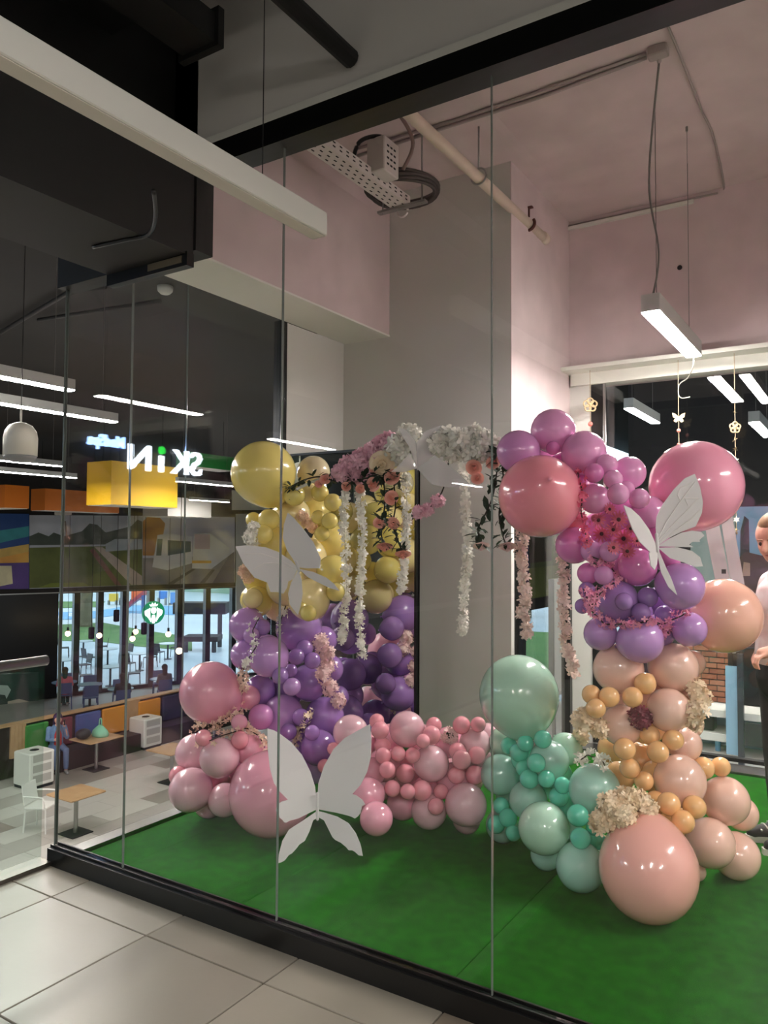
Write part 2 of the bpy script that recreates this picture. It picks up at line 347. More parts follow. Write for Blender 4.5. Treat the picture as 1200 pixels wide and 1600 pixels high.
# ------------------------------------------------------------------ ceiling services in the room
M_pipe = mat('cream_pipe', (214,196,180), 0.5, var=0.05, scale=10)
a = onz(852,374,3.78)
t = thing('ceiling_pipe', 'cream painted sprinkler pipe hung below the concrete ceiling', 'pipe', (a.x,a.y,a.z))
build(MB().tube([(a.x,Y0+0.1,a.z),(a.x,a.y,a.z)],0.034,14), 'pipe', M_pipe, t, smooth=True)
build(MB().tube([(a.x,a.y-0.06,a.z),(a.x,a.y+0.005,a.z)],0.041,14), 'end_cap', M_pipe, t, smooth=True)
yh = ony(746,270,1).normalized(); h1 = onx(748,262,a.x)
c = MB().tube([(a.x,h1.y,a.z+0.05),(a.x,h1.y,ZC)],0.006,8); c.tube([(a.x+0.05*math.cos(u),h1.y,a.z+0.01+0.05*math.sin(u)) for u in [i*math.pi/8 for i in range(17)]],0.006,6)
build(c, 'hanger_ring', M_steel, t, smooth=True)
h2 = onx(826,345,a.x)
c = MB().tube([(a.x,h2.y,a.z+0.05),(a.x,h2.y,a.z+0.11)],0.01,8); c.tube([(a.x+0.045*math.cos(u),h2.y,a.z+0.045*math.sin(u)) for u in [math.pi*(0.9+i*1.3/10) for i in range(11)]],0.011,6); c.cbox((a.x,h2.y,a.z+0.115),(0.06,0.03,0.01))
build(c, 'rust_clamp', mat('rust', (92,44,38), 0.7), t, smooth=True)
# perforated cable tray
M_tray = mat('tray_white', (205,196,192), 0.5)
M_hole = mat('tray_slot', (30,26,26), 0.9)
te = onz(640,322,3.62); t0 = onz(500,205,3.62)
t = thing('cable_tray', 'white perforated cable tray hung beside the left beam', 'cable tray', (te.x,te.y,3.62))
tw = 0.11; ty0 = Y0+0.1; ty1 = te.y
tb = MB().box((te.x-tw,ty0,3.62),(te.x+0.0,ty1,3.625)); build(tb, 'tray_floor', M_tray, t)
build(MB().box((te.x-tw-0.004,ty0,3.62),(te.x-tw,ty1,3.68)), 'side_rail', M_tray, t); build(MB().box((te.x,ty0,3.62),(te.x+0.004,ty1,3.68)), 'side_rail', M_tray, t)
sl = MB(); yy = ty0+0.05
while yy < ty1-0.03:
    for k, xx in enumerate((0.02,0.055,0.09)):
        sl.box((te.x-tw+xx-0.004,yy+(k%2)*0.03,3.6185),(te.x-tw+xx+0.004,yy+(k%2)*0.03+0.022,3.6215))
    for zz in (3.64,3.662): sl.box((te.x+0.0035,yy,zz),(te.x+0.0055,yy+0.022,zz+0.007))
    yy += 0.062
build(sl, 'slots', M_hole, t, kind='stuff')
yb_ = onx(600,275,te.x).y
build(MB().box((te.x-tw-0.1,yb_+0.25,3.605),(te.x+0.13,yb_+0.29,3.62)), 'support_bar', M_steel, t)
for xo in (-tw-0.07,0.1): build(MB().tube([(te.x+xo,yb_+0.27,3.6),(te.x+xo,yb_+0.27,ZC)],0.005,6), 'threaded_rod', M_steel, t)
build(MB().bevbox((te.x+0.03,yb_-0.06,3.75),(0.12,0.16,0.2),0.006), 'end_plate', M_tray, t)
hs = MB()
for i in range(3):
    for k in range(4): hs.box((te.x+0.089,yb_-0.11+i*0.035,3.69+k*0.035),(te.x+0.092,yb_-0.09+i*0.035,3.70+k*0.035))
build(hs, 'end_plate_slots', M_hole, t, kind='stuff')
build(MB().tube([V((te.x-0.05+0.035*math.cos(u),ty1,3.6+0.035*math.sin(u))) for u in [i*math.pi/8 for i in range(16)]],0.008,6), 'end_ring', M_tray, t, smooth=True)
# coil of cable lying on the tray
t = thing('cable_coil', 'dark coil of cable resting above the perforated tray', 'cable coil', (te.x-0.02,yb_+0.25,3.7))
M_coil = mat('coil_grey', (70,60,58), 0.6, var=0.2, scale=20)
for k in range(6):
    rr = 0.2+0.012*(k%3); z = 3.70+0.025*(k//3)+0.008*(k%3)
    build(MB().tube([(te.x-0.04+rr*math.cos(u),yb_+0.27+rr*math.sin(u),z+0.008*math.sin(2*u+k)) for u in [i*2*math.pi/28 for i in range(29)]],0.011,6,False), 'cable_loop', M_coil, t, smooth=True)
pts = bez([(te.x+0.1,yb_+0.05,3.72),(te.x+0.2,yb_-0.02,3.85),(te.x+0.14,yb_-0.3,4.0),(te.x+0.03,Y0+0.15,4.06)],8)
build(MB().tube(pts,0.011,8), 'loose_cable', mat('cable_brown', (128,104,100), 0.5), t, smooth=True)
pts = bez([(te.x-0.05,yb_-0.26,3.64),(te.x-0.02,yb_-0.22,3.8),(te.x+0.05,yb_-0.08,3.86),(te.x+0.05,yb_-0.06,3.68)],8)
build(MB().tube(pts,0.012,8), 'black_lead', M_blackgloss, t, smooth=True)
# conduits on the ceiling
M_cond = mat('conduit', (170,158,156), 0.5)
def ceil_pts(L, dz=0.012): return [V((q.x,q.y,ZC-dz)) for q in [onz(x,y,ZC-dz) for x,y in L]]
t = thing('ceiling_conduit', 'pair of grey conduits running to a ceiling box', 'conduit', onz(1025,85,ZC))
build(MB().tube(ceil_pts([(540,250),(700,198),(850,150),(1010,90)]),0.011,8), 'conduit', M_cond, t, smooth=True)
build(MB().tube(ceil_pts([(560,232),(720,185),(850,140),(1010,84)]),0.009,8), 'conduit', M_cond, t, smooth=True)
q = onz(1028,80,ZC-0.02); build(MB().bevbox((q.x,q.y,ZC-0.025),(0.1,0.07,0.05),0.006), 'junction_box', M_cond, t)
build(MB().tube([(top.x,top.y,ZC-0.05),(q.x,q.y,ZC-0.03)],0.012,8), 'gland', M_cond, t, smooth=True)
t = thing('wall_cable', 'thin grey cable crossing the ceiling and dropping along the back beam', 'cable', onz(1120,250,ZC))
L1 = ceil_pts([(1030,10),(1060,80),(1095,170),(1115,215)],0.006)
qa = ony(1131,240,YB-0.01); qb = ony(1118,272,YB-0.01); qc = ony(877,332,YB-0.01); qb.z = qc.z = ZC-0.035
build(MB().tube(bez(L1+[V((qa.x,YB-0.02,ZC-0.01)),V((qb.x,YB-0.012,qb.z))],6)+[V((qc.x,YB-0.012,qc.z))],0.007,6), 'cable', M_cond, t, smooth=True)
build(MB().box((qc.x,YB-0.03,qc.z-0.035),(qb.x-0.15,YB,qc.z-0.012)), 'trunking', M_white, t)
hz = ony(1062,418,YB-0.004); build(MB().tube([(hz.x,YB-0.006,hz.z),(hz.x,YB+0.001,hz.z)],0.018,12), 'wall_anchor', mat('anchor_black', (40,34,34), 0.8), smooth=True, label='small black drilled anchor in the concrete back beam', cat='anchor')
# hook on the ceiling with thin cord
q = onz(1073,198,ZC); t = thing('ceiling_hook', 'thin steel wire hung from a hook in the concrete ceiling', 'hook', (q.x,q.y,ZC-0.03))
build(MB().tube([(q.x,q.y,ZC),(q.x,q.y,ZC-0.03)],0.008,6), 'hook', M_steel, t); build(MB().tube([(q.x,q.y,ZC-0.03),(q.x,q.y,p0.z+0.1)],0.0015,5), 'wire', M_steel, t)
# ------------------------------------------------------------------ atrium and food court, one storey below
M_out = mat('patio_ground', (176,190,200), 0.35, var=0.08, scale=0.5)
struct(MB().box((-140,-60,ZL-0.35),(40,150,ZL-0.02)), 'floor_lower', mat('lower_screed', (176,172,164), 0.5, var=0.05, scale=0.6))
fl = bpy.data.objects['floor_lower']
M_ft = [mat('court_tile_%d' % i, c, 0.3, var=0.03, scale=2) for i, c in enumerate([(214,212,204),(188,184,176),(166,158,148)])]
for i in range(16):
    for j in range(11):
        x = -6.6-0.6*i; y = 4.0+1.2*j+(0.6 if i % 2 else 0); r = random.random()
        build(MB().box((x-0.597,y+0.003,ZL-0.02),(x-0.003,y+1.197,ZL)), 'tile', M_ft[0 if r < 0.4 else 1 if r < 0.8 else 2], fl)
W0 = V((-24.69,14.96,0)); WD = V((0.342,0.9397,0)); WN = V((0.9397,-0.342,0))
def pw(px, py, off=0.0): return onpl(px, py, W0+WN*off, WN)
def sz(px, py): p = pw(px, py); return (p-W0).dot(WD), p.z
def ws(s, z, off=0.0): q = W0+WD*s+WN*off; return V((q.x, q.y, z))
def wbox(s0, s1, z0, z1, o0, o1):
    m = MB(); m.slab([ws(s0,z0,o0),ws(s1,z0,o0),ws(s1,z0,o1),ws(s0,z0,o1)], (0,0,z1-z0)); return m
sE = 12.0; zpb = -0.05; zpt = sz(180,806)[1]
struct(wbox(-24,sE,zpb-0.22,4.3,-0.3,0.0), 'wall_left_upper_court', M_dark)
sl_, _ = sz(84, 900)
struct(wbox(-24,sl_,ZL,zpb-0.22,-0.3,0.0), 'wall_left_lower_court', M_blackgloss)
struct(wbox(-24,sE,zpb-0.2,zpb-0.16,0.0,0.03), 'trim_6', M_steel)
E_ = ws(sE,0); C2 = V((-8.4,18,0))
def wallseg(a, b, z0, z1, name, m, th=0.2):
    d = (b-a); d.z = 0; n = V((-d.y, d.x, 0)).normalized()*th
    struct(MB().slab([V((a.x,a.y,z0)),V((b.x,b.y,z0)),V((b.x,b.y,z0))+n,V((a.x,a.y,z0))+n],(0,0,z1-z0)), name, m)
wallseg(E_, C2, ZL, 4.3, 'wall_back_court', M_dark)
# wall seen through the side window: poster band over daylight windows
wallseg(C2, V((-8.4,32,0)), -0.35, 4.3, 'wall_side_court', M_dark)
wallseg(V((-8.4,32,0)), V((9,32,0)), ZL, 5.2, 'wall_hall_back', mat('hall_wall', (70,68,66), 0.8))
wallseg(V((9,6.6,0)), V((9,32,0)), ZL, 5.2, 'wall_hall_right', mat('hall_wall', (70,68,66), 0.8))
cm = MB().slab([V((-2.6,6.6,5.2)),V((9.2,6.6,5.2)),V((9.2,32,5.2)),V((-8.4,32,5.2)),V((-8.4,18,5.2)),V((-5,6.6,5.2))],(0,0,0.2)); struct(cm, 'ceiling_hall', M_dark)
cm = MB().slab([ws(-24,4.3),ws(sE,4.3),V((-8.4,18,4.3)),V((-5,6.6,4.3)),V((-2.5,6.6,4.3)),V((-2.5,4.72,4.3)),V((-3.36,4.72,4.3)),V((-3.36,-12,4.3))],(0,0,0.2)); struct(cm, 'ceiling_atrium', M_dark)
struct(MB().box((-34,-12.2,ZL),(-3.4,-12,4.5)), 'wall_atrium_front', mat('hall_wall', (70,68,66), 0.8))
struct(MB().box((-3.46,-12,ZL),(-3.40,6.6,-0.45)), 'wall_slab_edge', M_dark)
# window frames and panes of the court
zwt = zpb-0.27
mull = [86,120,157,195,237,281,325,366,420]
ss = [sz(p, 1000)[0] for p in mull]+[sE-0.1]
fm = MB()
for s_ in ss:
    k = wbox(s_-0.1, s_+0.1, ZL, zwt+0.1, -0.28, -0.02); fm.add(k.v, k.f)
k = wbox(ss[0], ss[-1], ZL, ZL+0.12, -0.25, -0.05); fm.add(k.v, k.f)
wc = struct(fm, 'window_30', M_blackgloss)
for a, b_ in zip(ss[:-1], ss[1:]): build(wbox(a+0.1,b_-0.1,ZL+0.12,zwt,-0.16,-0.15), 'pane', GLASS, wc)
# bar and awning dark shapes outside the right-hand windows
for (x0,x1,y0,y1,D) in ((270,352,942,960,40),(285,340,995,1003,38)):
    p, q = at(x0,y0,D), at(x1,y1,D); d = (q-p); d.z = 0; n = V((-d.y,d.x,0)).normalized()*1.2
    t = thing('awning', 'dark awning of the terrace bar outside the windows' if y0 < 960 else 'dark lower shelf roof of the terrace bar', 'awning', (p.x,p.y,ZL))
    build(MB().slab([V((p.x,p.y,q.z)),V((q.x,q.y,q.z)),V((q.x,q.y,q.z))+n,V((p.x,p.y,q.z))+n],(0,0,p.z-q.z)), 'canopy', M_dark, t)
    for u in (0.1,0.9): r_ = p+d*u; build(MB().box((r_.x-0.08,r_.y-0.08,ZL),(r_.x+0.08,r_.y+0.08,q.z)), 'post', M_blackgloss, t)
# posters over the windows
def poly_on(pl, pts, off, th=0.012):
    q = [pl(x, y, off) for x, y in pts]; n = PN; return MB().slab(q, n*th)
PN = WN
def poster(x0, x1, y0a, y0b, y1a, y1b, label, base, layers, pl=None):
    pl = pl or pw
    c = pl((x0+x1)/2, (y1a+y1b)/2, 0.05)
    t = thing('poster_panel', label, 'poster', c, 'printed posters over the food court windows' if pl is pw else None)
    build(poly_on(pl, [(x0,y1a),(x1,y1b),(x1,y0b),(x0,y0a)], 0.0, 0.05), 'board', mat('print_%s' % str(base), base, 0.5, rgb2=tuple(min(255,int(v*1.1+6)) for v in base), scale=0.9), t)
    for i, (nm, col, pts) in enumerate(layers):
        build(poly_on(pl, pts, 0.052+0.012*i, 0.006), nm, mat('print_%s' % str(col), col, 0.5, rgb2=tuple(min(255,int(v*1.18+4)) for v in col), scale=1.6), t)
    return t
poster(-60,45,802,803,921,920,'sunset sky poster over a lit city on the black wall', (40,80,150),
  [('sky_band',(58,150,160),[(-60,862),(45,838),(45,822),(-60,838)]),('sky_glow',(214,180,96),[(-60,900),(45,880),(45,850),(-60,868)]),('sky_glow',(238,170,80),[(-60,900),(45,880),(45,862),(-60,884)]),('city',(84,62,130),[(-60,921),(45,920),(45,879),(-60,881)]),('city_lights',(214,206,170),[(-10,918),(20,912),(18,884),(-10,884)])])
poster(45.6,222,805,806,920,914,'park path poster with lawn and skyline', (190,196,206),
  [('trees',(70,80,72),[(46,852),(222,850),(222,815),(215,812),(205,822),(190,826),(165,832),(152,820),(140,818),(128,830),(100,838),(84,832),(76,838),(60,832),(46,838)]),
   ('lawn',(98,108,52),[(46,919),(222,914),(222,852),(46,856)]),('bright_lawn',(124,138,52),[(60,918),(140,916),(130,910),(80,911)]),
   ('road',(188,172,160),[(205,914),(222,914),(222,900),(160,855),(148,855)]),('path',(134,92,78),[(190,915),(180,914),(140,860),(146,856)]),('pavilion',(170,178,184),[(165,862),(222,858),(222,842),(180,842),(165,850)]),('crane',(90,84,80),[(103,838),(105,838),(103,814),(101,814)])])
poster(222.6,366,806,808,914,910,'white tram poster with autumn tree and rails', (214,212,222),
  [('autumn_tree',(190,130,60),[(223,868),(240,868),(255,835),(258,818),(250,809),(230,808),(223,815)]),
   ('ground',(150,146,142),[(223,914),(366,910),(366,868),(223,872)]),
   ('tram',(228,228,230),[(238,886),(262,891),(300,880),(300,838),(262,834),(246,836)]),('tram_window',(84,104,108),[(244,868),(252,868),(254,842),(246,842)]),('tram_window',(84,104,108),[(262,868),(298,862),(298,846),(262,844)]),
   ('second_tram',(236,232,226),[(300,888),(330,889),(358,868),(358,856),(340,842),(328,833),(303,833)]),('tram_windscreen',(214,190,190),[(304,858),(328,858),(328,835),(304,835)]),('orange_stripe',(232,170,70),[(300,880),(330,880),(330,876),(300,876)]),
   ('rail',(96,90,86),[(262,912),(272,912),(306,889),(300,889)]),('rail',(96,90,86),[(312,911),(320,911),(336,890),(331,890)]),('pavement',(96,90,112),[(332,911),(366,910),(366,862),(358,868)])])
tag(build(poly_on(pw, [(368,956),(445,956),(445,803),(368,803)],0.1,0.06),'white_banner',M_white),'plain white board hung beside the tram poster','board')
tag(build(poly_on(pw, [(362,797),(420,797),(420,768),(362,766)],0.4,0.06),'white_board',M_white),'small white panel above the tram poster','board')
# coffee advert left of the windows
t = thing('coffee_advert', 'dark advert with a takeaway cup and speech bubble below the handrail', 'advert', pw(25,1120,0.05))
build(poly_on(pw, [(-60,1135),(60,1128),(60,1050),(-60,1056)],0.0,0.03), 'board', mat('advert_dark', (40,52,50), 0.5), t)
build(poly_on(pw, [(12,1128),(42,1124),(46,1096),(30,1092),(12,1096)],0.032,0.006), 'cup', mat('advert_cup', (190,176,160), 0.6), t)
build(poly_on(pw, [(-10,1084),(8,1086),(10,1092),(13,1086),(17,1078),(12,1071),(-10,1070)],0.032,0.006), 'speech_bubble', mat('advert_white', (190,205,200), 0.6), t)
build(poly_on(pw, [(-20,1135),(14,1132),(12,1118),(-20,1120)],0.038,0.006), 'hand', mat('advert_skin', (120,84,66), 0.6), t)
# round green coffee sign
c0 = pw(239,957,0.5); rad = 18.0/F*(c0-CP).dot(FW)
def disc(c, r, n=40, th=0.06, xs=1.0):
    return MB().slab([c+WD*(r*xs*math.cos(2*math.pi*i/n))+V((0,0,r*math.sin(2*math.pi*i/n))) for i in range(n)], WN*th)
t = thing('round_sign', 'round green coffee sign with a white crowned figure in the window', 'sign', c0)
build(disc(c0, rad), 'green_disc', mat('sign_green', (0,112,74), 0.4, emit=0.5), t)
M_sw = mat('sign_white', (240,248,244), 0.4, emit=0.8)
def sgn(pts, nm, m_, off=0.062, mir=False):
    for sg in ((1,-1) if mir else (1,)):
        q = [c0+WD*(rad*x*sg)+V((0,0,rad*y))+WN*off for x, y in pts]
        build(MB().slab(q if sg == 1 else q[::-1], WN*0.008), nm, m_, t)
sgn([(-0.3,0.55),(-0.4,0.75),(-0.22,0.68),(-0.13,0.88),(0,0.7),(0.13,0.88),(0.22,0.68),(0.4,0.75),(0.3,0.55)],'crown',M_sw)
sgn([(-0.2,0.0),(-0.25,0.25),(-0.15,0.45),(0.15,0.45),(0.25,0.25),(0.2,0.0),(0,-0.12)],'face',M_sw)
for k in range(4):
    x = 0.30+0.14*k
    sgn([(x*0.95,0.42-0.06*k),(x+0.07,0.42-0.08*k),(x+0.09,0.0),(x*0.85+0.1,-0.4+0.05*k),(x*0.6+0.1,-0.8+0.16*k),(x*0.6+0.02,-0.78+0.16*k),(x*0.85+0.02,-0.4+0.05*k),(x,0.0)],'hair_strand',M_sw,mir=True)
sgn([(-0.12,-0.2),(0.12,-0.2),(0.2,-0.55),(0.1,-0.92),(-0.1,-0.92),(-0.2,-0.55)],'robe',M_sw)
sgn([(-0.1,0.14),(-0.03,0.14),(-0.03,0.2),(-0.1,0.2)],'eye',mat('sign_green', (0,112,74), 0.4),0.071); sgn([(0.03,0.14),(0.1,0.14),(0.1,0.2),(0.03,0.2)],'eye',mat('sign_green', (0,112,74), 0.4),0.071)
for sx in (-0.6,0.6): q = c0+WD*(rad*sx); build(MB().tube([q+V((0,0,rad*0.7)),V((q.x,q.y,zpb-0.2))],0.01,6), 'hanging_rod', M_blackgloss, t)
# pendant bulbs and hanging speakers just inside the windows
for px, py in ((106,990),(155,993),(207,998),(212,987),(263,991),(280,1017)):
    q = at(px,py,20 if px == 280 else 25.0 if px == 212 else 24.3); t = thing('pendant_bulb', 'glowing bulb pendant in front of the court windows', 'pendant lamp', q, 'bulb pendants by the court windows')
    build(MB().ball(q,0.085,12,8), 'bulb', mat('bulb', (255,226,180), 0.4, emit=3), t, smooth=True)
    build(MB().tube([q+V((0,0,0.08)),q+V((0,0,0.2))],0.035,8), 'socket', M_blackgloss, t); build(MB().tube([q+V((0,0,0.2)),V((q.x,q.y,4.3))],0.008,5), 'cord', M_blackgloss, t)
for px, py in ((182,962),(143,989),(225,982)):
    q = at(px,py,23.2); t = thing('hanging_speaker', 'narrow black speaker hung in front of the court windows', 'speaker', q-V((0,0,0.2)), 'hanging speakers by the court windows')
    build(MB().bevbox(q,(0.14,0.14,0.36),0.02), 'cabinet', M_blackgloss, t); build(MB().tube([q+V((0,0,0.18)),V((q.x,q.y,4.3))],0.01,5), 'rod', M_blackgloss, t)
# ---------------- outdoors
M_grass = mat('lawn', (96,132,70), 0.95, rgb2=(70,112,56), scale=0.7)
def gpoly(pts, z, name, m, label, cat):
    tag(build(MB().slab([onz(x,y,z) for x, y in pts],(0,0,0.02)), name, m), label, cat)
struct(MB().slab([ws(-24,ZL-0.021,-0.3),V((-140,-20,ZL-0.021)),V((-140,140,ZL-0.021)),V((-8.6,140,ZL-0.021)),V((-8.6,18,ZL-0.021)),ws(sE,ZL-0.021,-0.3)],(0,0,0.021)), 'floor_terrace', M_out)
gpoly([(60,1000),(160,1003),(215,1010),(300,1017),(300,996),(230,986),(160,973),(60,978)],ZL+0.005,'lawn',M_grass,'green lawn beyond the terrace tables','grass')
gpoly([(60,951),(150,949),(165,940),(60,940)],ZL+0.005,'lawn',M_grass,'far green lawn strip beside the playground','grass')
gpoly([(60,970),(150,966),(205,958),(290,962),(290,948),(205,946),(150,955),(60,958)],ZL+0.008,'play_surface',mat('blue_rubber', (104,160,200), 0.7),'blue rubber ground of the playground','playground surface')
gpoly([(770,1070),(900,1070),(900,990),(770,985)],ZL+0.005,'lawn',M_grass,'green lawn seen through the side window','grass')
def tree(q, h, label):
    t = thing('park_tree', label, 'tree', q)
    build(MB().tube(bez([q,q+V((0.1,0,h*0.3)),q+V((0.3,0.2,h*0.6))],6),[0.45-0.014*i for i in range(13)],10), 'trunk', mat('bark', (112,104,84), 0.9, var=0.2, scale=3), t, smooth=True)
    c = MB()
    for i in range(26):
        o = q+V((random.uniform(-3,3),random.uniform(-3,3),h*0.6+random.uniform(-0.5,4))); r_ = random.uniform(0.8,1.6)
        b = MB().ball((0,0,0),1,10,7); M = Matrix.Translation(o)
        b.v = [V(p)*r_*(1+0.35*noise.noise(V(p)*2.2+o)) for p in b.v]; c.merge(b, M)
    build(c, 'crown', mat('foliage', (74,98,52), 0.9, rgb2=(104,128,66), scale=2.5), t, smooth=False)
tree(onz(133,979,ZL), 7, 'old tree with a thick pale trunk on the lawn')
q = onz(815,985,ZL); tree(V((q.x-3,q.y+8,ZL)), 6, 'tree seen through the side window behind the lawn')
# playground
t = thing('playground_slide', 'red slide on the playground behind the lawn', 'slide', onz(200,958,ZL))
D = (onz(205,957,ZL)-CP).dot(FW); a, b_ = at(190,956,D), at(224,930,D)
n = RT*0; d = V((FW.x,FW.y,0)).normalized()*0.9
build(MB().slab([a,b_,b_+V((0,0,0.35)),a+V((0,0,0.35))],d), 'chute', mat('slide_red', (176,70,84), 0.4), t)
build(MB().box((b_.x-0.1,b_.y-0.1,ZL),(b_.x+0.1,b_.y+0.1,b_.z)), 'post', mat('post_blue', (60,90,150), 0.5), t)
for x0,x1,y0,y1,col,lb in ((170,182,928,940,(226,190,70),'yellow'),(188,193,926,936,(200,214,80),'lime'),(205,224,922,938,(226,96,50),'orange'),(248,259,924,936,(60,130,206),'blue'),(266,278,926,944,(90,150,214),'sky blue')):
    D = (onz((x0+x1)/2,945,ZL)-CP).dot(FW); p, q = at(x0,y1,D), at(x1,y0,D)
    d = V((FW.x,FW.y,0)).normalized()*0.5
    t = thing('play_house', '%s play house panel on the far playground' % lb, 'play house', (p.x,p.y,ZL))
    build(MB().slab([p,V((q.x,q.y,p.z)),q,V((p.x,p.y,q.z))],d), 'panel', mat('play_'+lb, col, 0.5), t)
    for g in (p, V((q.x,q.y,p.z))): build(MB().box((g.x-0.08,g.y-0.08,ZL),(g.x+0.08,g.y+0.08,p.z+0.1)), 'post', M_steel, t)
# bright backdrop buildings / hedge far away
struct(MB().box((-140,60,ZL),(-30,61,1.5)), 'wall_far_outdoor', mat('far_hedge', (150,170,160), 0.9, rgb2=(120,150,120), scale=0.3))
# ---------------- terrace and court furniture
M_wood = mat('light_wood', (206,170,128), 0.5, rgb2=(190,150,106), scale=6)
M_top = mat('table_grey', (176,186,192), 0.3)
M_anth = mat('anthracite', (40,42,46), 0.5)
COURT_SEATS = []
def round_table(q, r, label, grp, m=M_top):
    t = thing('cafe_table', label, 'table', q, grp)
    build(MB().lathe(q,[(r,0.71),(r,0.735)],24), 'tabletop', m, t); build(MB().tube([q+V((0,0,0.02)),q+V((0,0,0.71))],0.04,8), 'leg', M_anth, t); build(MB().lathe(q,[(0.18,0.0),(0.17,0.025)],16), 'base', M_anth, t)
def chair(q, rz, label, grp, m=M_anth, arms=False, name='cafe_chair'):
    t = thing(name, label, 'chair', q, grp); R_ = Matrix.Rotation(rz,3,'Z')
    def T(mb): mb.v = [V(q)+R_@p for p in mb.v]; return mb
    build(T(MB().bevbox((0,0,0.45),(0.44,0.44,0.035),0.012)), 'seat', m, t)
    build(T(MB().slab([(-0.22,0.2,0.5),(0.22,0.2,0.5),(0.21,0.26,0.86),(-0.21,0.26,0.86)],(0,0.025,0))), 'backrest', m, t)
    for x in (-0.2,0.2):
        for y in (-0.2,0.2): build(T(MB().tube([(x*1.08,y*1.1,0),(x,y,0.45)],0.016,6)), 'leg', m, t)
    if arms:
        for x in (-0.22,0.22): build(T(MB().tube(bez([(x,0.23,0.66),(x*1.1,0.0,0.67),(x*1.08,-0.17,0.64),(x,-0.19,0.47)],5),0.016,6)), 'armrest', m, t)
GT = 'terrace tables outside the court windows'
for i, (px, py) in enumerate(((130,1026),(168,1040),(218,1048),(172,1072),(98,1060),(262,1030))):
    q = onz(px,py,ZL); round_table(q, 0.42, 'grey cafe table on the terrace outside the windows', GT)
    for k in range(2):
        an = 0.9+0.5*(i%3)+k*3.14; chair(q+V((math.cos(an),math.sin(an),0))*0.85, an-math.pi/2+math.pi*0, 'dark metal chair on the terrace outside the windows', 'terrace chairs outside the court windows')
for px, py in ((100,1100),(140,1104),(188,1112),(252,1094)):
    q = onz(px,py,ZL); round_table(q, 0.4, 'round table just inside the court windows', 'round tables inside the court windows', mat('table_blue', (120,150,180), 0.25))
    for k in range(2):
        an = -0.6+k*3.1; COURT_SEATS.append((q+V((math.cos(an),math.sin(an),0))*0.75, an-math.pi/2)); chair(q+V((math.cos(an),math.sin(an),0))*0.75, an-math.pi/2, 'blue shell chair beside the round tables inside the windows', 'blue chairs inside the windows', mat('chair_blue', (60,84,130), 0.5))
# booth bench with coloured back cushions
M_booth = mat('booth_brown', (52,42,40), 0.6); BX = -16.2
t = thing('booth_bench', 'long brown booth bench with wooden back and coloured cushions', 'bench', (BX-0.4,14,ZL))
bzt = onx(213,1093,-16.75).z
for y0, y1 in ((10.95,13.75),(14.42,18.2)): build(MB().box((BX-0.55,y0,ZL),(BX,y1,-3.42)), 'seat_base', M_booth, t)
build(MB().box((BX-0.80,10.2,ZL),(BX-0.62,18.2,bzt-0.03)), 'back_panel', M_booth, t); build(MB().box((BX-0.82,10.15,bzt-0.03),(BX-0.56,18.2,bzt)), 'top_rail', M_wood, t)
def bc(px): return onx(px,1110,BX-0.57).y
for x0,x1,col,nm in ((40,76,(70,140,66),'green'),(93,113,(120,52,66),'maroon'),(119,157,(62,92,160),'blue'),(160,197,(226,150,50),'orange'),(216,250,(226,152,54),'orange'),(254,287,(46,50,78),'navy'),(290,330,(46,50,78),'navy')):
    build(MB().bevbox((BX-0.58,(bc(x0)+bc(x1))/2,(bzt-3.42)/2-0.03),(0.09,bc(x1)-bc(x0),bzt+3.42-0.1),0.025), 'cushion', mat('cushion_'+nm, col, 0.7), t, label='%s back cushion' % nm)
for px in (18,24,30,36,198,202,206,210,214): y = bc(px); build(MB().box((BX-0.62,y,-3.42),(BX-0.57,y+0.09,bzt-0.03)), 'wood_slat', M_wood, t)
def bin_unit(x0,y0,lb):
    t = thing('waste_unit', lb, 'bin', (x0-0.3,y0+0.3,ZL)); M_w = mat('unit_white', (236,236,228), 0.4)
    build(MB().bevbox((x0-0.3,y0+0.3,ZL+0.42),(0.6,0.6,0.72),0.02), 'body', M_w, t); build(MB().box((x0-0.58,y0+0.02,ZL),(x0-0.02,y0+0.58,ZL+0.06)), 'plinth', M_anth, t)
    for k in range(3): build(MB().box((x0-0.005,y0+0.08,ZL+0.14+k*0.22),(x0+0.006,y0+0.52,ZL+0.3+k*0.22)), 'shelf_opening', mat('unit_grey', (188,186,178), 0.6), t)
    build(MB().lathe((x0-0.3,y0+0.3,ZL+0.78),[(0.1,0.0),(0.1,0.006)],16), 'slot', M_anth, t)
bin_unit(-15.55,10.2,'white waste unit at the green end of the booth'); bin_unit(BX+0.09,13.78,'white waste unit between the two orange cushions')
def wood_table(q, wx, wy, label):
    t = thing('wood_table', label, 'table', q)
    build(MB().bevbox(q+V((0,0,0.735)),(wx,wy,0.035),0.012), 'tabletop', M_wood, t); build(MB().tube([q+V((0,0,0.02)),q+V((0,0,0.72))],0.04,10), 'leg', M_steel, t); build(MB().box(q+V((-0.22,-0.22,0)),q+V((0.22,0.22,0.02))), 'base', M_anth, t)
wood_table(V((-15.75,12.05,ZL)),0.8,0.95,'wood table with the green bag beside the booth')
wood_table(V((-15.6,15.75,ZL)),0.8,1.2,'wood table at the navy cushions of the booth')
q = onz(118,1302,ZL); wood_table(q,0.75,0.75,'square wood table beside the white armchair')
wood_table(onz(268,1222,ZL),0.8,0.8,'square wood table on the open floor behind the pink balloons')
q = onz(64,1296,ZL); chair(q,math.radians(115),'white plastic armchair on the food court floor',None,mat('chair_white', (238,238,232), 0.4),True,'plastic_chair')
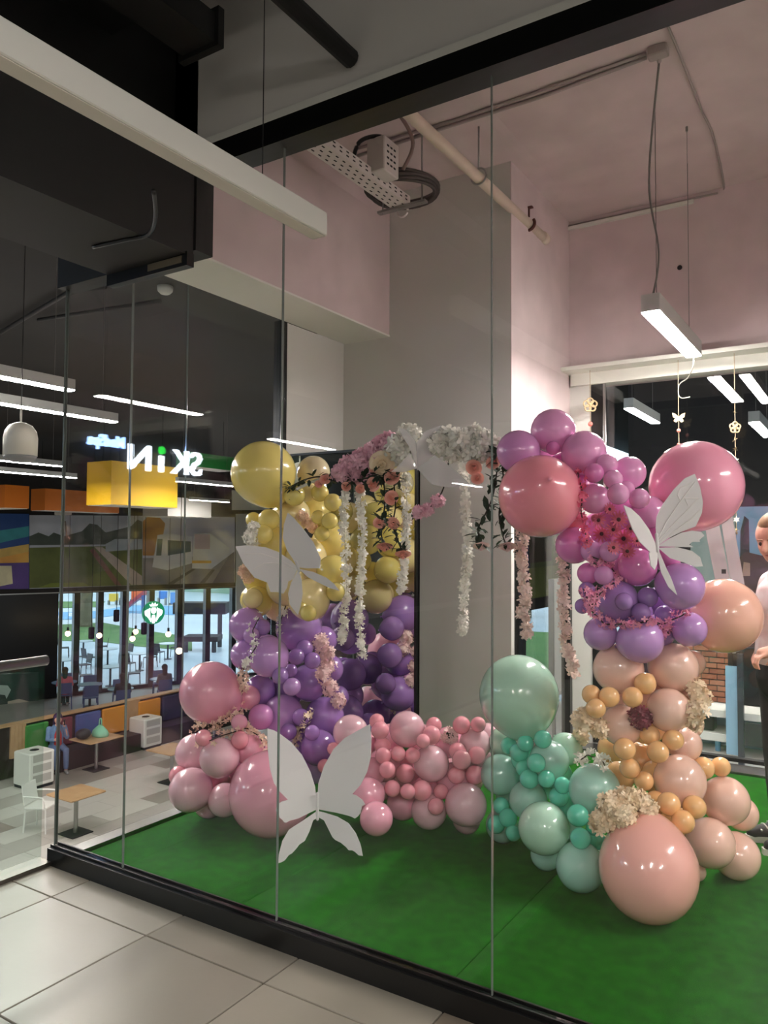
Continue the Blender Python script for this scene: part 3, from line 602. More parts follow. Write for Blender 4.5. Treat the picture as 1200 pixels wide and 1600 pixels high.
# bags on the booth table
q = V((-15.75,12.15,ZL+0.75)); t = thing('green_bag', 'mint green plastic bag standing on the booth table', 'bag', q)
M_bag = mat('bag_mint', (130,206,170), 0.5)
m = MB()
for k in range(7): pass
prof = [(0.20,0.0),(0.23,0.06),(0.2,0.15),(0.12,0.22),(0.05,0.27)]
b = MB().lathe((0,0,0),prof,14); b.v = [V((p.x*(1+0.15*math.sin(5*math.atan2(p.y,p.x))),p.y*0.7,p.z)) for p in b.v]; b.v = [q+p for p in b.v]
build(b, 'sack', M_bag, t, smooth=True); build(MB().tube(bez([q+V((-0.05,0,0.26)),q+V((-0.03,0,0.4)),q+V((0.03,0,0.42)),q+V((0.04,0,0.27))],5),0.015,6), 'handle', M_bag, t, smooth=True)
q = V((-15.85,11.75,ZL+0.75)); b = MB().ball((0,0,0.12),0.19,14,9,(0.8,1,0.65)); b.v = [q+p+V((0,0,0.005)) for p in b.v]
tag(build(b,'backpack',M_anth,smooth=True),'black soft bag slumped on the booth table','bag')
# ---------------- hanging boxes, speaker dome
def hang_box(xl, xc, xr, yt, yb, D, col, label):
    cb, ct = at(xc,yb,D), at(xc,yt,D); x0 = ony(xl,yb,cb.y).x; y1 = onx(xr,yb,cb.x).y
    t = thing('hanging_box', label, 'hanging box', (cb.x,cb.y,cb.z), 'hanging boxes over the food court')
    sh_ = build(MB().box((x0,cb.y,cb.z),(cb.x,y1,ct.z)), 'shade', mat('box_%s' % str(col), col, 0.6), t)
    build(MB().box((x0+0.02,cb.y+0.02,cb.z-0.01),(cb.x-0.02,y1-0.02,cb.z)), 'bottom_panel', mat('box_white', (236,232,224), 0.5), sh_)
    for y in (cb.y+0.1,y1-0.1): build(MB().tube([((x0+cb.x)/2,y,ct.z),((x0+cb.x)/2,y,4.3)],0.006,5), 'cord', M_blackgloss, t)
hang_box(135,173,277,719,788,15,(242,190,30),'large yellow hanging box over the food court')
hang_box(-40,7,45,757,793,18,(232,130,40),'orange hanging box cut by the picture edge beside the dome pendant')
hang_box(48,70,186,763,797,20.5,(226,128,46),'long orange hanging box behind the yellow one')
hang_box(223,262,330,776,806,22,(176,174,170),'grey hanging box above the tram poster')
hang_box(275,300,366,706,728,16.5,(40,140,60),'green hanging box above the grey one')
hang_box(85,100,112,775,804,22,(226,222,212),'small white hanging box above the park poster')
q = at(32,690,4.6); t = thing('dome_pendant', 'white dome shaped speaker pendant over the atrium', 'pendant', q)
build(MB().lathe(q,[(0.05,-0.12),(0.085,-0.1),(0.094,-0.085)],24), 'grille', mat('grille_grey', (150,152,152), 0.6), t, smooth=True)
build(MB().lathe(q,[(0.095,-0.085),(0.096,0.02),(0.088,0.06),(0.065,0.095),(0.03,0.112),(0.012,0.116)],28), 'shell', mat('dome_white', (228,226,214), 0.4), t, smooth=True)
build(MB().tube([q+V((0,0,0.11)),q+V((0,0,0.2))],0.006,8), 'ferrule', M_white, t); build(MB().tube([q+V((0,0,0.2)),V((q.x,q.y,4.3))],0.003,6), 'cable', M_blackgloss, t)
# conduits under the dark atrium ceiling
for i, L in enumerate((((0,520),(110,455),(165,448)),((60,500),(250,470)))):
    build(MB().tube([onz(x,y,4.24) for x, y in L],0.025,8), 'ceiling_conduit', M_black, smooth=True, label=('black conduit with a bend under the atrium ceiling','straight black conduit under the dark atrium ceiling')[i], cat='conduit')
for px, py in ((122,407),(258,452)):
    q = onz(px,py,4.27); t = thing('downlight', 'small white detector disc on the dark atrium ceiling', 'detector', q, 'detectors on the atrium ceiling'); build(MB().lathe((q.x,q.y,4.22),[(0.05,0),(0.08,0.03),(0.085,0.08)],20), 'body', M_white, t, smooth=True)
# ---------------- balustrade left of the corner
t = thing('glass_balustrade', 'glass balustrade with a steel handrail beside the glass room corner', 'balustrade', (-3.40,1.0,0.0))
for y0, y1 in ((-3.9,-2.6),(-2.58,-1.4),(-1.38,-0.2),(-0.18,1.05),(1.07,2.3)): build(MB().box((-3.412,y0,-0.1),(-3.4,y1,0.96)), 'pane', RAILGLASS, t)
build(MB().tube([(-3.406,-3.9,0.975),(-3.406,2.31,0.975)],0.024,14), 'handrail', M_steel, t, smooth=True)
# ---------------- shop sign over the atrium, mirrored by the glass front
struct(MB().box((-9.3,-12,ZL),(-9.06,-0.6,4.3)), 'wall_sign', M_dark)
def text_mesh(txt, size):
    cu = bpy.data.curves.new('txt','FONT'); cu.body = txt; cu.size = size; cu.extrude = 0.02; cu.offset = 0.004; cu.resolution_u = 3
    o = bpy.data.objects.new('txt', cu); COL.objects.link(o); dg = bpy.context.evaluated_depsgraph_get()
    me = bpy.data.meshes.new_from_object(o.evaluated_get(dg)); bpy.data.objects.remove(o); return me
t = thing('shop_sign_offscreen', 'glowing white shop sign mirrored in the glass front', 'sign', (-9.03,-3,2.4))
def put_text(txt, size, y, z, m, stretch=1.0):
    me = text_mesh(txt, size); me.materials.clear(); me.materials.append(m)
    o = link('letters', me, (-9.03,y,z), t); o.rotation_euler = (math.pi/2,0,math.pi/2); o.scale = (stretch,1.3,1)
M_sg = mat('sign_glow', (220,240,255), 0.5, emit=14); M_sb = mat('sign_glow_blue', (150,190,255), 0.5, emit=9)
put_text('SK', 0.40, -4.06, 2.60, M_sg, 1.4); put_text('\u0131', 0.40, -3.30, 2.60, M_sg, 1.6); put_text('N', 0.40, -3.06, 2.60, M_sg, 1.5); put_text('MedSpa', 0.17, -2.56, 2.88, M_sb, 1.15)
b = MB().slab([(-9.02,-3.22+0.06*math.cos(u),2.92+0.06*math.sin(u)) for u in [i*math.pi/8 for i in range(16)]],(0.02,0,0)); build(b, 'green_dot', mat('sign_dot', (40,190,60), 0.5, emit=6), t)

# ------------------------------------------------------------------ behind the back window and the side window
PN = V((1,0,0))
def pside(px, py, off=0.0): return onx(px, py, -8.4+off)
poster(768,826,700,702,946,940,'dark blue event poster seen through the side window',(52,70,104),[('purple_crowd',(96,72,110),[(768,945),(826,940),(826,890),(780,880),(768,886)])],pside)
poster(826.5,862,760,762,936,930,'green garden poster seen through the side window',(110,128,70),[('tree_print',(92,84,60),[(827,880),(862,876),(862,780),(827,780)]),('lawn_print',(136,150,78),[(827,935),(862,929),(862,884),(827,888)])],pside)
poster(863,930,760,764,928,918,'second green garden poster beyond the flower strands',(116,132,76),[('lawn_print',(140,152,84),[(863,927),(930,918),(930,880),(863,884)])],pside)
PN = WN
fm = MB()
for y in (18.2,20.6,23.2,25.8,29,31.8): fm.box((-8.6,y-0.12,ZL),(-8.42,y+0.12,-0.35))
wc2 = struct(fm, 'window_31', mat('mullion_grey', (70,76,84), 0.5))
for y0, y1 in ((18.32,20.48),(20.72,23.08),(23.32,25.68),(25.92,28.88),(29.12,31.68)): build(MB().box((-8.52,y0,ZL),(-8.51,y1,-0.35)), 'pane', GLASS, wc2)
q0 = onx(864,905,-4.2); q1 = onx(930,1052,-4.2)
t = thing('white_screen', 'tall white partition panel seen through the side window', 'partition', (-4.2,(q0.y+q1.y)/2,q1.z))
build(MB().box((-4.25,q0.y,q1.z),(-4.2,q1.y+0.6,q0.z)), 'panel', M_white, t); build(MB().box((-4.26,q0.y-0.04,q1.z-0.4),(-4.18,q0.y,q0.z)), 'edge', M_steel, t)
build(MB().box((-4.27,q0.y,q1.z-0.06),(-4.15,q1.y+0.6,q1.z)), 'bottom_rail', mat('unit_grey', (188,186,178), 0.6), t)
for y_ in (q0.y+0.05, q1.y+0.5): build(MB().box((-4.24,y_,ZL),(-4.2,y_+0.05,q1.z)), 'leg', M_steel, t)
q0 = onx(866,1060,-5.2); q1 = onx(930,1110,-5.2); t = thing('white_worktop', 'white worktop seen low through the side window', 'worktop', (-5.2,q0.y,ZL))
build(MB().box((-6.2,q0.y-0.3,q1.z-0.1),(-5.0,q0.y+3,q1.z)), 'top', M_white, t); build(MB().box((-6.1,q0.y,ZL),(-5.2,q0.y+2.8,q1.z-0.1)), 'body', mat('unit_grey', (188,186,178), 0.6), t)
# hall: panels on a wall at Y=15
yh = 15.0
def phall(px, py, off=0.0): return ony(px, py, yh-off)
struct(MB().box((-4.0,yh,ZL),(6,yh+0.2,5.2)), 'wall_hall_posters', mat('hall_dark', (40,38,40), 0.8))
PN = V((0,-1,0))
tag(build(poly_on(phall,[(1080,1020),(1150,1020),(1150,796),(1080,798)],0.0,0.06),'mint_panel',mat('pale_mint', (186,204,196), 0.6)),'pale mint wall panel behind the back window','panel')
poster(1151,1290,792,790,1012,1012,'crowd and tower poster behind the back window',(150,190,216),
  [('tower',(66,70,68),[(1156,900),(1172,900),(1170,812),(1163,806),(1157,830)]),('crowd',(96,72,66),[(1151,1012),(1290,1012),(1290,880),(1230,872),(1190,868),(1165,862),(1151,875)]),('face',(190,150,130),[(1160,900),(1172,900),(1172,880),(1162,878)])],phall)
PN = WN
# brick pillar
pc = at(1115,1065,11.0); pz = at(1115,955,11.0).z; x0 = ony(1072,1065,pc.y).x; x1 = ony(1138,1065,pc.y).x
t = thing('brick_pillar', 'red brick pillar behind the back window', 'pillar', ((x0+x1)/2,pc.y,ZL))
build(MB().box((x0,pc.y,ZL),(x1,pc.y+0.4,pz)), 'core', mat('mortar', (92,76,68), 0.9), t)
M_br = [mat('brick_%d' % i, c, 0.85, var=0.12, scale=12) for i, c in enumerate([(168,108,80),(178,118,88),(154,96,72)])]
bl, bh = 0.21, 0.065; brm = [MB().bevbox((0,0,0),(bl-0.012,0.03,bh),0.005).mesh('brick', mm) for mm in M_br]
r = 0; z = ZL+0.05
while z < pz-0.04:
    xx = x0-(bl/2 if r % 2 else 0)
    while xx < x1-0.02:
        a, b_ = max(xx,x0), min(xx+bl,x1)
        if z > -2.2 and b_-a > 0.03:
            o = link('brick', random.choice(brm), ((a+b_)/2,pc.y-0.005,z), t); o.scale.x = (b_-a)/bl
        xx += bl
    z += bh+0.014; r += 1
# white counter with machine, post and glass beyond
D = 8.6; yy = at(1150,1150,D).y
def hx(px): return ony(px,1150,yy).x
def hz_(py): return ony(1150,py,yy).z
t = thing('service_counter', 'white service counter with shelves behind the back window', 'counter', (hx(1150),yy,ZL))
for y0, y1 in ((1113,1124),(1150,1162),(1182,1204)): build(MB().box((hx(1060),yy,hz_(y1)),(hx(1290),yy+0.5,hz_(y0))), 'shelf', M_white, t)
build(MB().box((hx(1060),yy+0.45,ZL),(hx(1290),yy+0.5,hz_(1113))), 'back', mat('counter_back', (176,196,206), 0.5), t)
for px in (1062,1147,1230,1288): build(MB().box((hx(px),yy+0.02,ZL),(hx(px)+0.04,yy+0.45,hz_(1113))), 'upright', M_white, t)
build(MB().box((hx(1060),yy+0.03,ZL),(hx(1290),yy+0.4,hz_(1204))), 'body', M_white, t)
tag(build(MB().bevbox((hx(1103),yy+0.2,hz_(1138)),(0.14,0.2,0.19),0.02),'coffee_machine',M_blackgloss),'black appliance on the upper shelf of the white counter','appliance')
q = V((hx(1118),yy+0.15,hz_(1182))); tag(build(MB().lathe(q,[(0.03,0),(0.032,0.1),(0.012,0.14),(0.012,0.17)],12),'bottle',mat('bottle_blue', (110,170,206), 0.2),smooth=True),'small blue bottle on the lower shelf of the white counter','bottle')
q = V((hx(1130),yy+0.15,hz_(1182))); b = MB().slab([q,q+V((0.07,0,0)),q+V((0.15,0,0.13)),q+V((0.08,0,0.13))],(0,0.1,0)); tag(build(b,'dark_board',M_anth),'dark tilted board leaning on the white counter shelf','board')
tag(build(MB().box((hx(1155),yy-0.1,ZL),(hx(1164),yy-0.02,hz_(1020))),'steel_post',mat('post_dark', (58,62,68), 0.4)),'dark steel post in front of the white counter','post')
tag(build(MB().box((hx(1136),yy-0.06,hz_(1178)),(hx(1155),yy-0.05,hz_(1040))),'glass_screen',mat('blue_screen', (150,190,214), 0.2)),'pale blue glass screen beside the dark post','screen')
tag(build(MB().box((hx(1166),yy-0.1,hz_(1160)),(hx(1200),yy-0.06,hz_(1125))),'kick_panel',M_anth),'dark panel beside the steel post','panel')
# ------------------------------------------------------------------ mirror beside the left column
ym = 4.02; xa = ony(452,720,ym).x; xb = ony(652,900,ym).x; zt = ony(545,703,ym).z
t = thing('standing_mirror', 'tall black framed mirror behind the yellow and purple balloon column', 'mirror', ((xa+xb)/2,ym,ZG))
build(MB().box((xa+0.012,ym,ZG+0.012),(xb-0.012,ym+0.01,zt-0.012)), 'mirror_glass', mat('mirror', (214,218,214), 0.01, 1.0), t)
f_ = MB()
f_.box((xa,ym-0.012,ZG),(xa+0.014,ym+0.03,zt)); f_.box((xb-0.014,ym-0.012,ZG),(xb,ym+0.03,zt)); f_.box((xa,ym-0.012,zt-0.014),(xb,ym+0.03,zt)); f_.box((xa,ym-0.012,ZG),(xb,ym+0.03,ZG+0.014)); f_.box((xa,ym+0.012,ZG),(xb,ym+0.03,zt))
build(f_, 'frame', M_blackgloss, t)

# ------------------------------------------------------------------ balloons
def bmat(n, c, pearl=False, tr=0.10):
    k_ = 0.3 if (c[0] > 230 and c[1] < 175) else 0.14
    c = tuple(int(v+(255-v)*k_) for v in c)
    return mat('balloon_'+n, c, 0.2 if not pearl else 0.26, coat=0.8, trans=tr, metal=0.0)
BM = {'pink':bmat('pink',(240,140,172)),'ppink':bmat('pearl_pink',(236,170,188),True),'hot':bmat('hot_pink',(246,128,150)),'coral':bmat('coral_pink',(248,112,136)),
 'candy':bmat('candy_pink',(250,136,176)),'orchid':bmat('orchid',(234,134,206)),'dorchid':bmat('deep_orchid',(222,110,188)),'mauve':bmat('mauve',(206,128,196)),
 'lilac':bmat('lilac',(190,136,212)),'purple':bmat('purple',(156,108,190)),'dpurple':bmat('deep_purple',(136,90,172)),'ypurp':bmat('blue_purple',(150,130,206)),
 'yellow':bmat('yellow',(242,220,112)),'cream':bmat('cream_yellow',(240,220,150)),'beige':bmat('beige',(226,208,164)),'peach':bmat('peach',(246,168,138)),'bigp':bmat('salmon_peach',(248,162,146)),
 'ppeach':bmat('pearl_peach',(244,196,176),True),'orange':bmat('apricot',(250,190,120)),'mint':bmat('mint',(176,222,198)),'pmint':bmat('pearl_mint',(160,216,200),True),'teal':bmat('teal',(84,216,184))}
CN = {'pink':'pink','ppink':'pearly pink','hot':'bright pink','coral':'coral pink','candy':'candy pink','orchid':'orchid pink','dorchid':'deep orchid','mauve':'mauve','lilac':'lilac','purple':'purple','dpurple':'deep purple','ypurp':'blue violet','yellow':'yellow','cream':'cream yellow','beige':'beige','peach':'peach','bigp':'salmon peach','ppeach':'pearly peach','orange':'apricot','mint':'pale mint','pmint':'pearly mint','teal':'teal green'}
prof = []
nv = 18
for i in range(nv+1):
    th = math.pi*i/nv; r_ = math.sin(th); z_ = math.cos(th)
    k = max(0.0, -z_); r_ *= 1-0.10*k**2; z_ *= 1+0.10*k**3
    prof.append((max(r_,0.0005), z_))
prof = prof[:-1]+[(0.035,-1.12),(0.03,-1.16),(0.06,-1.20),(0.055,-1.22)]
BMESH = {k: MB().lathe((0,0,0), prof[::-1], 28).mesh('balloon', m_, True) for k, m_ in BM.items()}
BAL = []
def balloon(x, y, r, D, col, label, group=None, sc=(1,1,1), tail=None, ry=None):
    d = ray(x, y); Dg = (H-ZG)/(-d.z+(ry or r)/F) if (-d.z+(ry or r)/F) > 0 else 99
    BAL.append(dict(x=x,y=y,r=r,d=d,D=min(D,Dg),D0=min(D,Dg),Dg=Dg,col=col,label=label,group=group,sc=sc,tail=tail,rank=D))
def put_balloon(b):
    D, x, y, r, d, col, label, group, sc, tail = (b[k] for k in ('D','x','y','r','d','col','label','group','sc','tail'))
    c = CP+d*D; R_ = r*D/F; b['c'] = c; b['R'] = R_
    o = link('balloon', BMESH[col], c); tl = tail or (FW+V((random.uniform(-.7,.7),random.uniform(-.7,.7),random.uniform(-.5,.3)))); tl = tl.normalized()
    o.rotation_euler = (-tl).to_track_quat('Z','Y').to_euler(); o.scale = (R_*sc[0], R_*sc[1], R_*sc[2])
    tag(o, label, 'balloon', group); return o
def cluster(name, place, D, items, fill=False):
    for it in items:
        x, y, r, col = it[:4]; dd = it[4] if len(it) > 4 else (-0.10 if r < 20 else 0.0)
        size = 'small' if r < 20 else 'medium'
        Dx = D(x) if callable(D) else D
        lb = '%s %s balloon %s' % (size, CN[col], place)
        balloon(x, y, r, Dx+dd, col, lb, '%s %s balloons %s' % (size, CN[col], name))
        if fill and r >= 20 and dd <= 0.05:
            balloon(x+random.uniform(-6,6), y+random.uniform(-6,6), r*0.92, Dx+dd+fill, col, lb, '%s %s balloons %s' % (size, CN[col], name))
# big single balloons
balloon(329,1082,48,4.25,'pink','large round pink balloon beside the glass on the left pink cluster',tail=V((0.5,0.4,-0.4)))
balloon(424,1239,66,3.95,'pink','largest pink balloon resting on the turf behind the floor butterfly',tail=V((-0.2,1,0.3)))
balloon(412,740,51,4.35,'yellow','large yellow balloon on top of the yellow column',tail=V((0.3,0.3,-1)))
balloon(490,738,26,4.6,'beige','beige balloon behind the large yellow one')
balloon(811,1088,62,3.82,'mint','very large pale mint balloon above the mint cluster',sc=(1,1,1.04),tail=V((0.1,0.2,-1)),ry=66)
balloon(844,775,65,3.38,'coral','very large coral pink balloon in front of the orchid top',tail=-FW+UP*0.33)
balloon(1087,760,71,3.85,'candy','very large candy pink balloon behind the right butterfly',tail=V((-0.5,0.2,-0.8)))
balloon(1130,962,58,3.78,'peach','large peach balloon between the purple balloons and the person',tail=V((-0.8,0.2,0)))
balloon(1013,1356,77,3.3,'bigp','largest salmon balloon resting on the turf at the peach column',sc=(0.98,0.98,1.04),tail=V((-0.2,0.6,0.9)),ry=77)
# left pink cluster
cluster('at the foot of the left column','at the foot of the left column by the glass',4.28,[(343,1184,31,'ppink'),(304,1177,30,'ppink'),(298,1234,34,'ppink'),(351,1250,26,'ppink'),(326,1255,23,'pink',0.05),(375,1156,14,'hot'),(374,1129,13,'pink'),(318,1153,13,'hot'),(390,1171,24,'pink',0.05),(279,1212,15,'hot',0.0),(408,1120,20,'mauve',0.0),(388,1090,19,'pink',0.1),(335,1215,24,'pink',0.15),(365,1205,26,'pink',0.15),(410,1185,24,'pink',0.1)])
# left purple
cluster('in the left column','in the left column below the yellow ones',4.42,[(386,977,28,'lilac'),(410,980,13,'purple'),(393,993,13,'lilac'),(384,1023,24,'lilac'),(420,1026,32,'lilac'),(406,1080,25,'purple'),(442,1117,32,'lilac'),(507,1120,31,'purple'),(467,982,36,'purple'),(505,1000,22,'purple',0.03),(483,1066,29,'dpurple'),(476,1013,13.5,'purple'),(463,1026,13,'dpurple'),(488,1032,13,'purple'),(454,1048,11,'purple'),(438,1056,13,'purple'),(456,1073,14,'lilac'),(451,1143,13,'purple'),(470,1121,14,'purple'),(488,1145,12,'purple'),(498,1168,28,'dpurple'),(489,1197,28,'purple',0.04),(528,1089,18,'dpurple',0.05),(450,1075,28,'dpurple',0.12),(460,1160,28,'purple',0.12),(440,1190,26,'purple',0.12),(515,1045,22,'purple',0.1)],0.26)
# yellow
cluster('in the left column','in the left column above the purple ones',4.42,[(455,805,30,'cream'),(490,802,26,'yellow'),(515,845,28,'yellow'),(428,850,28,'yellow'),(478,872,33,'cream'),(520,893,26,'yellow'),(402,905,22,'yellow'),(448,915,32,'cream'),(483,937,33,'cream',-0.09),(402,940,24,'yellow'),(524,925,15,'yellow'),(396,812,12,'yellow'),(420,812,17,'yellow'),(497,808,11,'yellow'),(515,814,13,'yellow'),(503,834,12,'yellow'),(470,950,10,'yellow'),(482,958,13,'yellow'),(392,890,14,'yellow'),(395,935,16,'cream'),(460,774,17,'yellow'),(480,768,16,'cream'),(440,780,20,'cream',0.0),(420,880,24,'yellow',0.1),(436,945,26,'cream',0.08),(500,770,14,'yellow'),(520,785,14,'yellow'),(412,835,15,'yellow')],0.26)
# pink row on the floor
cluster('in the low row','in the low pink row between the two columns',4.05,[(636,1139,28,'ppink'),(674,1193,28,'ppink'),(742,1162,25,'ppink'),(728,1257,33,'ppink',-0.12),(670,1267,28,'ppink',0.05),(629,1256,25,'pink',0.06),(729,1280,22,'ppink',0.08),(588,1279,26,'pink'),(576,1241,26,'pink'),(548,1145,28,'ppink',0.05),
 (594,1141,14,'hot'),(589,1127,12,'hot'),(598,1165,13,'hot'),(599,1181,13,'hot'),(622,1178,12,'hot'),(645,1180,12,'hot'),(605,1203,13,'hot'),(633,1209,15,'hot'),(613,1232,13,'hot'),(637,1237,12,'hot'),(674,1149,15,'hot'),(678,1133,12.5,'hot'),(661,1158,11,'hot'),(659,1235,16,'hot'),(689,1237,12,'hot'),(681,1260,13,'hot'),(721,1187,15,'hot'),(715,1174,14,'hot'),(745,1180,14,'hot'),(713,1211,13.5,'hot'),(742,1211,15,'hot'),(721,1133,14,'hot'),(747,1132,12,'hot'),(521,1170,10,'hot'),(507,1197,11,'hot'),
 (582,1206,22,'pink',0.1),(600,1195,26,'pink',0.1),(640,1205,28,'pink',0.12),(700,1160,24,'pink',0.12),(710,1220,28,'pink',0.1),(610,1155,24,'pink',0.12),(655,1150,20,'pink',0.12),(668,1235,24,'pink',0.12),(555,1185,24,'pink',0.12),(750,1190,22,'ppink',0.12),(690,1190,26,'pink',0.14),(730,1215,26,'pink',0.14),(655,1190,26,'pink',0.14),(600,1225,24,'pink',0.14),(575,1165,22,'pink',0.14),(762,1150,20,'ppink',0.14),(625,1230,24,'pink',0.14)])
# mint
Dm = lambda x: 3.98-(x-770)*0.0030
cluster('in the floor row','in the mint stretch of the floor row',Dm,[(782,1210,31,'pmint'),(858,1188,31,'pmint'),(885,1170,25,'mint',0.12),(825,1250,30,'pmint'),(850,1294,40,'mint',-0.24),(907,1354,38,'pmint'),(929,1234,40,'pmint'),(853,1335,24,'pmint',0.1),(785,1290,26,'pmint',0.05),(790,1160,26,'mint',0.08),
 (811,1176,14.5,'teal'),(838,1192,14.5,'teal'),(827,1217,15,'teal'),(854,1217,13.5,'teal'),(819,1201,13,'teal'),(873,1245,15.5,'teal'),(879,1227,13,'teal'),(783,1259,13,'teal'),(794,1278,14.5,'teal'),(775,1288,14,'teal'),(802,1302,12,'teal'),(903,1274,17,'teal'),(907,1310,16,'teal'),(929,1291,14,'teal'),(848,1155,14,'teal'),(821,1161,13,'teal'),(795,1165,13,'teal'),(932,1312,15,'teal',0.05),
 (840,1225,28,'teal',0.12),(880,1290,28,'pmint',0.12),(800,1240,26,'pmint',0.12),(870,1210,24,'teal',0.12),(925,1330,24,'pmint',0.12),(890,1250,26,'teal',0.12),(820,1185,22,'teal',0.1)])
# peach column
cluster('in the right column','in the peach part of the right column',3.5,[(966,1045,39,'ppeach'),(1052,1043,38,'ppeach'),(1082,1036,20,'ppeach',0.12),(971,1133,32,'ppeach'),(1045,1109,34,'ppeach'),(1069,1163,27,'ppeach',0.03),(1062,1220,40,'ppeach'),(1133,1251,37,'ppeach',0.02),(1158,1271,26,'ppeach',0.1),(1109,1317,38,'ppeach',-0.06),(1150,1337,36,'ppeach'),(1089,1362,14,'ppeach',0.08),
 (924,1085,15,'orange'),(952,1089,16,'orange'),(988,1089,16,'orange'),(1008,1068,17,'orange'),(931,1107,15.5,'orange'),(1015,1148,15.5,'orange'),(1052,1156,16,'orange'),(976,1170,17,'orange'),(1028,1175,17,'orange'),(984,1200,16,'orange'),(1006,1220,15,'orange'),(1099,1200,17,'orange',0.0),(1126,1198,15,'orange',0.0),(1045,1256,18,'orange'),(1085,1261,18,'orange'),(1067,1284,18,'orange'),(1025,1254,18,'orange'),
 (998,1190,30,'orange',0.12),(967,1214,24,'orange',0.12),(1010,1130,32,'orange',0.12),(1025,1085,30,'ppeach',0.1),(960,1170,26,'orange',0.12),(1030,1215,28,'orange',0.12),(1060,1290,30,'orange',0.08),(1000,1270,30,'orange',0.1),(1085,1085,22,'ppeach',0.12),(1075,1130,24,'ppeach',0.12),(960,1095,26,'ppeach',0.12)])
# purple part of the right column
cluster('in the right column','in the purple part of the right column',3.5,[(1063,916,37,'lilac'),(965,938,32,'purple',-0.03),(1077,983,27,'lilac'),(1000,1000,36,'lilac',-0.06),(938,990,26,'lilac'),(1012,933,16,'dpurple'),(1001,957,15,'dpurple'),(1037,960,14,'purple'),(910,947,12,'purple'),(917,922,13,'purple'),(975,940,14,'purple',-0.12),(1035,945,30,'dpurple',0.1),(990,960,30,'dpurple',0.1),(1030,985,26,'purple',0.08),(950,960,24,'purple',0.1)])
# orchid / pink top
cluster('on the right column','in the pink top of the right column',3.5,[(864,674,35,'orchid'),(810,706,34,'mauve',-0.03),(912,708,35,'orchid'),(864,700,11,'dorchid'),(983,739,26,'orchid'),(948,726,17,'orchid'),(928,739,15.5,'dorchid'),(958,749,15,'orchid'),(929,779,24,'orchid'),(966,772,17,'orchid'),(999,779,16,'orchid'),(979,764,13,'orchid'),(1014,800,26,'orchid'),(996,886,30,'dorchid'),(897,852,29,'dorchid'),(924,861,17,'mauve'),(952,862,16,'mauve'),(919,896,17,'dorchid'),(943,899,15,'mauve'),(1041,872,22,'dorchid',0.03),(893,815,22,'coral',0.0),(880,735,28,'dorchid',0.1),(905,760,24,'dorchid',0.1),(960,800,30,'dorchid',0.1),(935,830,30,'dorchid',0.12),(985,840,30,'dorchid',0.12),(1020,845,26,'dorchid',0.1),(960,880,26,'dorchid',0.1),(850,718,22,'orchid',0.12)])

# slide every balloon along its line of sight until neighbours only press lightly into each other
def limits(b, D):
    D = max(min(D, b['Dg'], b['D0']+0.55), b['D0']-0.42)
    for _ in range(12):                     # stay clear of mirror and left glass
        c = CP+b['d']*D; R_ = b['r']*D/F
        if (c.y+R_ > 4.0 and c.x < -2.2) or c.x-R_ < XL+0.012: D -= 0.02
        else: break
    return D
PAIRS = []
for i, a in enumerate(BAL):
    for b in BAL[i+1:]:
        s_ = math.hypot(a['x']-b['x'], a['y']-b['y'])
        if s_ < 0.97*(a['r']+b['r']):
            near, far = (a, b) if (a['rank'], -a['y']) < (b['rank'], -b['y']) else (b, a); PAIRS.append((near, far))
for it in range(500):
    mv = 0
    for n_, f_ in PAIRS:
        p, q = CP+n_['d']*n_['D'], CP+f_['d']*f_['D']; want = 0.93*(n_['r']*n_['D']+f_['r']*f_['D'])/F
        dv = q-p
        if dv.length < want and f_['D']-n_['D'] < want:
            lat2 = dv.length_squared-(f_['D']-n_['D'])**2; need = math.sqrt(max(0.0, want*want-max(0.0, lat2)))-(f_['D']-n_['D'])
            if need <= 1e-4: continue
            step = min(need, 0.02)*0.5; wn, wf = (0.3, 1.7) if n_['r'] > 40 else (1.0, 1.0)
            o1, o2 = n_['D'], f_['D']; n_['D'] = limits(n_, o1-step*wn); f_['D'] = limits(f_, o2+step*wf); mv = max(mv, abs(n_['D']-o1)+abs(f_['D']-o2))
    if mv < 2e-4: break
def gap_at(b, D):
    c = CP+b['d']*D; R_ = b['r']*D/F
    return min((c-CP-o['d']*o['D']).length-R_-o['r']*o['D']/F for o in BAL if o is not b)
for b in BAL:                               # a balloon left without contact slides back until it touches a neighbour or the turf
    c = CP+b['d']*b['D']
    if gap_at(b, b['D']) > -0.001 and c.z-b['r']*b['D']/F > ZG+0.004:
        for k in range(1, 90):
            hit = [D for D in (b['D']+0.004*k, b['D']-0.004*k) if limits(b, D) == D and -0.014 < gap_at(b, D) < -0.002]
            if hit: b['D'] = hit[0]; break
for b in BAL: put_balloon(b)
def surfD(x, y):                            # depth of the front balloon surface behind a pixel
    d = ray(x, y); best = None; A = d.length_squared
    for b in BAL:
        if abs(b['x']-x) > b['r']*1.1 or abs(b['y']-y) > b['r']*1.1: continue
        w_ = CP-b['c']; B_ = d.dot(w_); C_ = w_.length_squared-b['R']**2; q = B_*B_-A*C_
        if q > 0:
            t_ = (-B_-math.sqrt(q))/A
            if best is None or t_ < best: best = t_
    return best
ON = False
def fitD(x, y, D, off, rp=0):               # rest a decoration on the balloons it lies on
    ss = [q for q in [surfD(x+a*rp, y+b*rp) for a, b in ((0,0),(0.7,0),(-0.7,0),(0,0.7),(0,-0.7))[:5 if rp else 1]] if q is not None]
    s_ = min(ss) if ss else None
    if s_ is None or abs(s_-D) > 0.6: return D
    return s_-off if ON else (min(D, s_-off) if D-s_ < 0.15 else D)
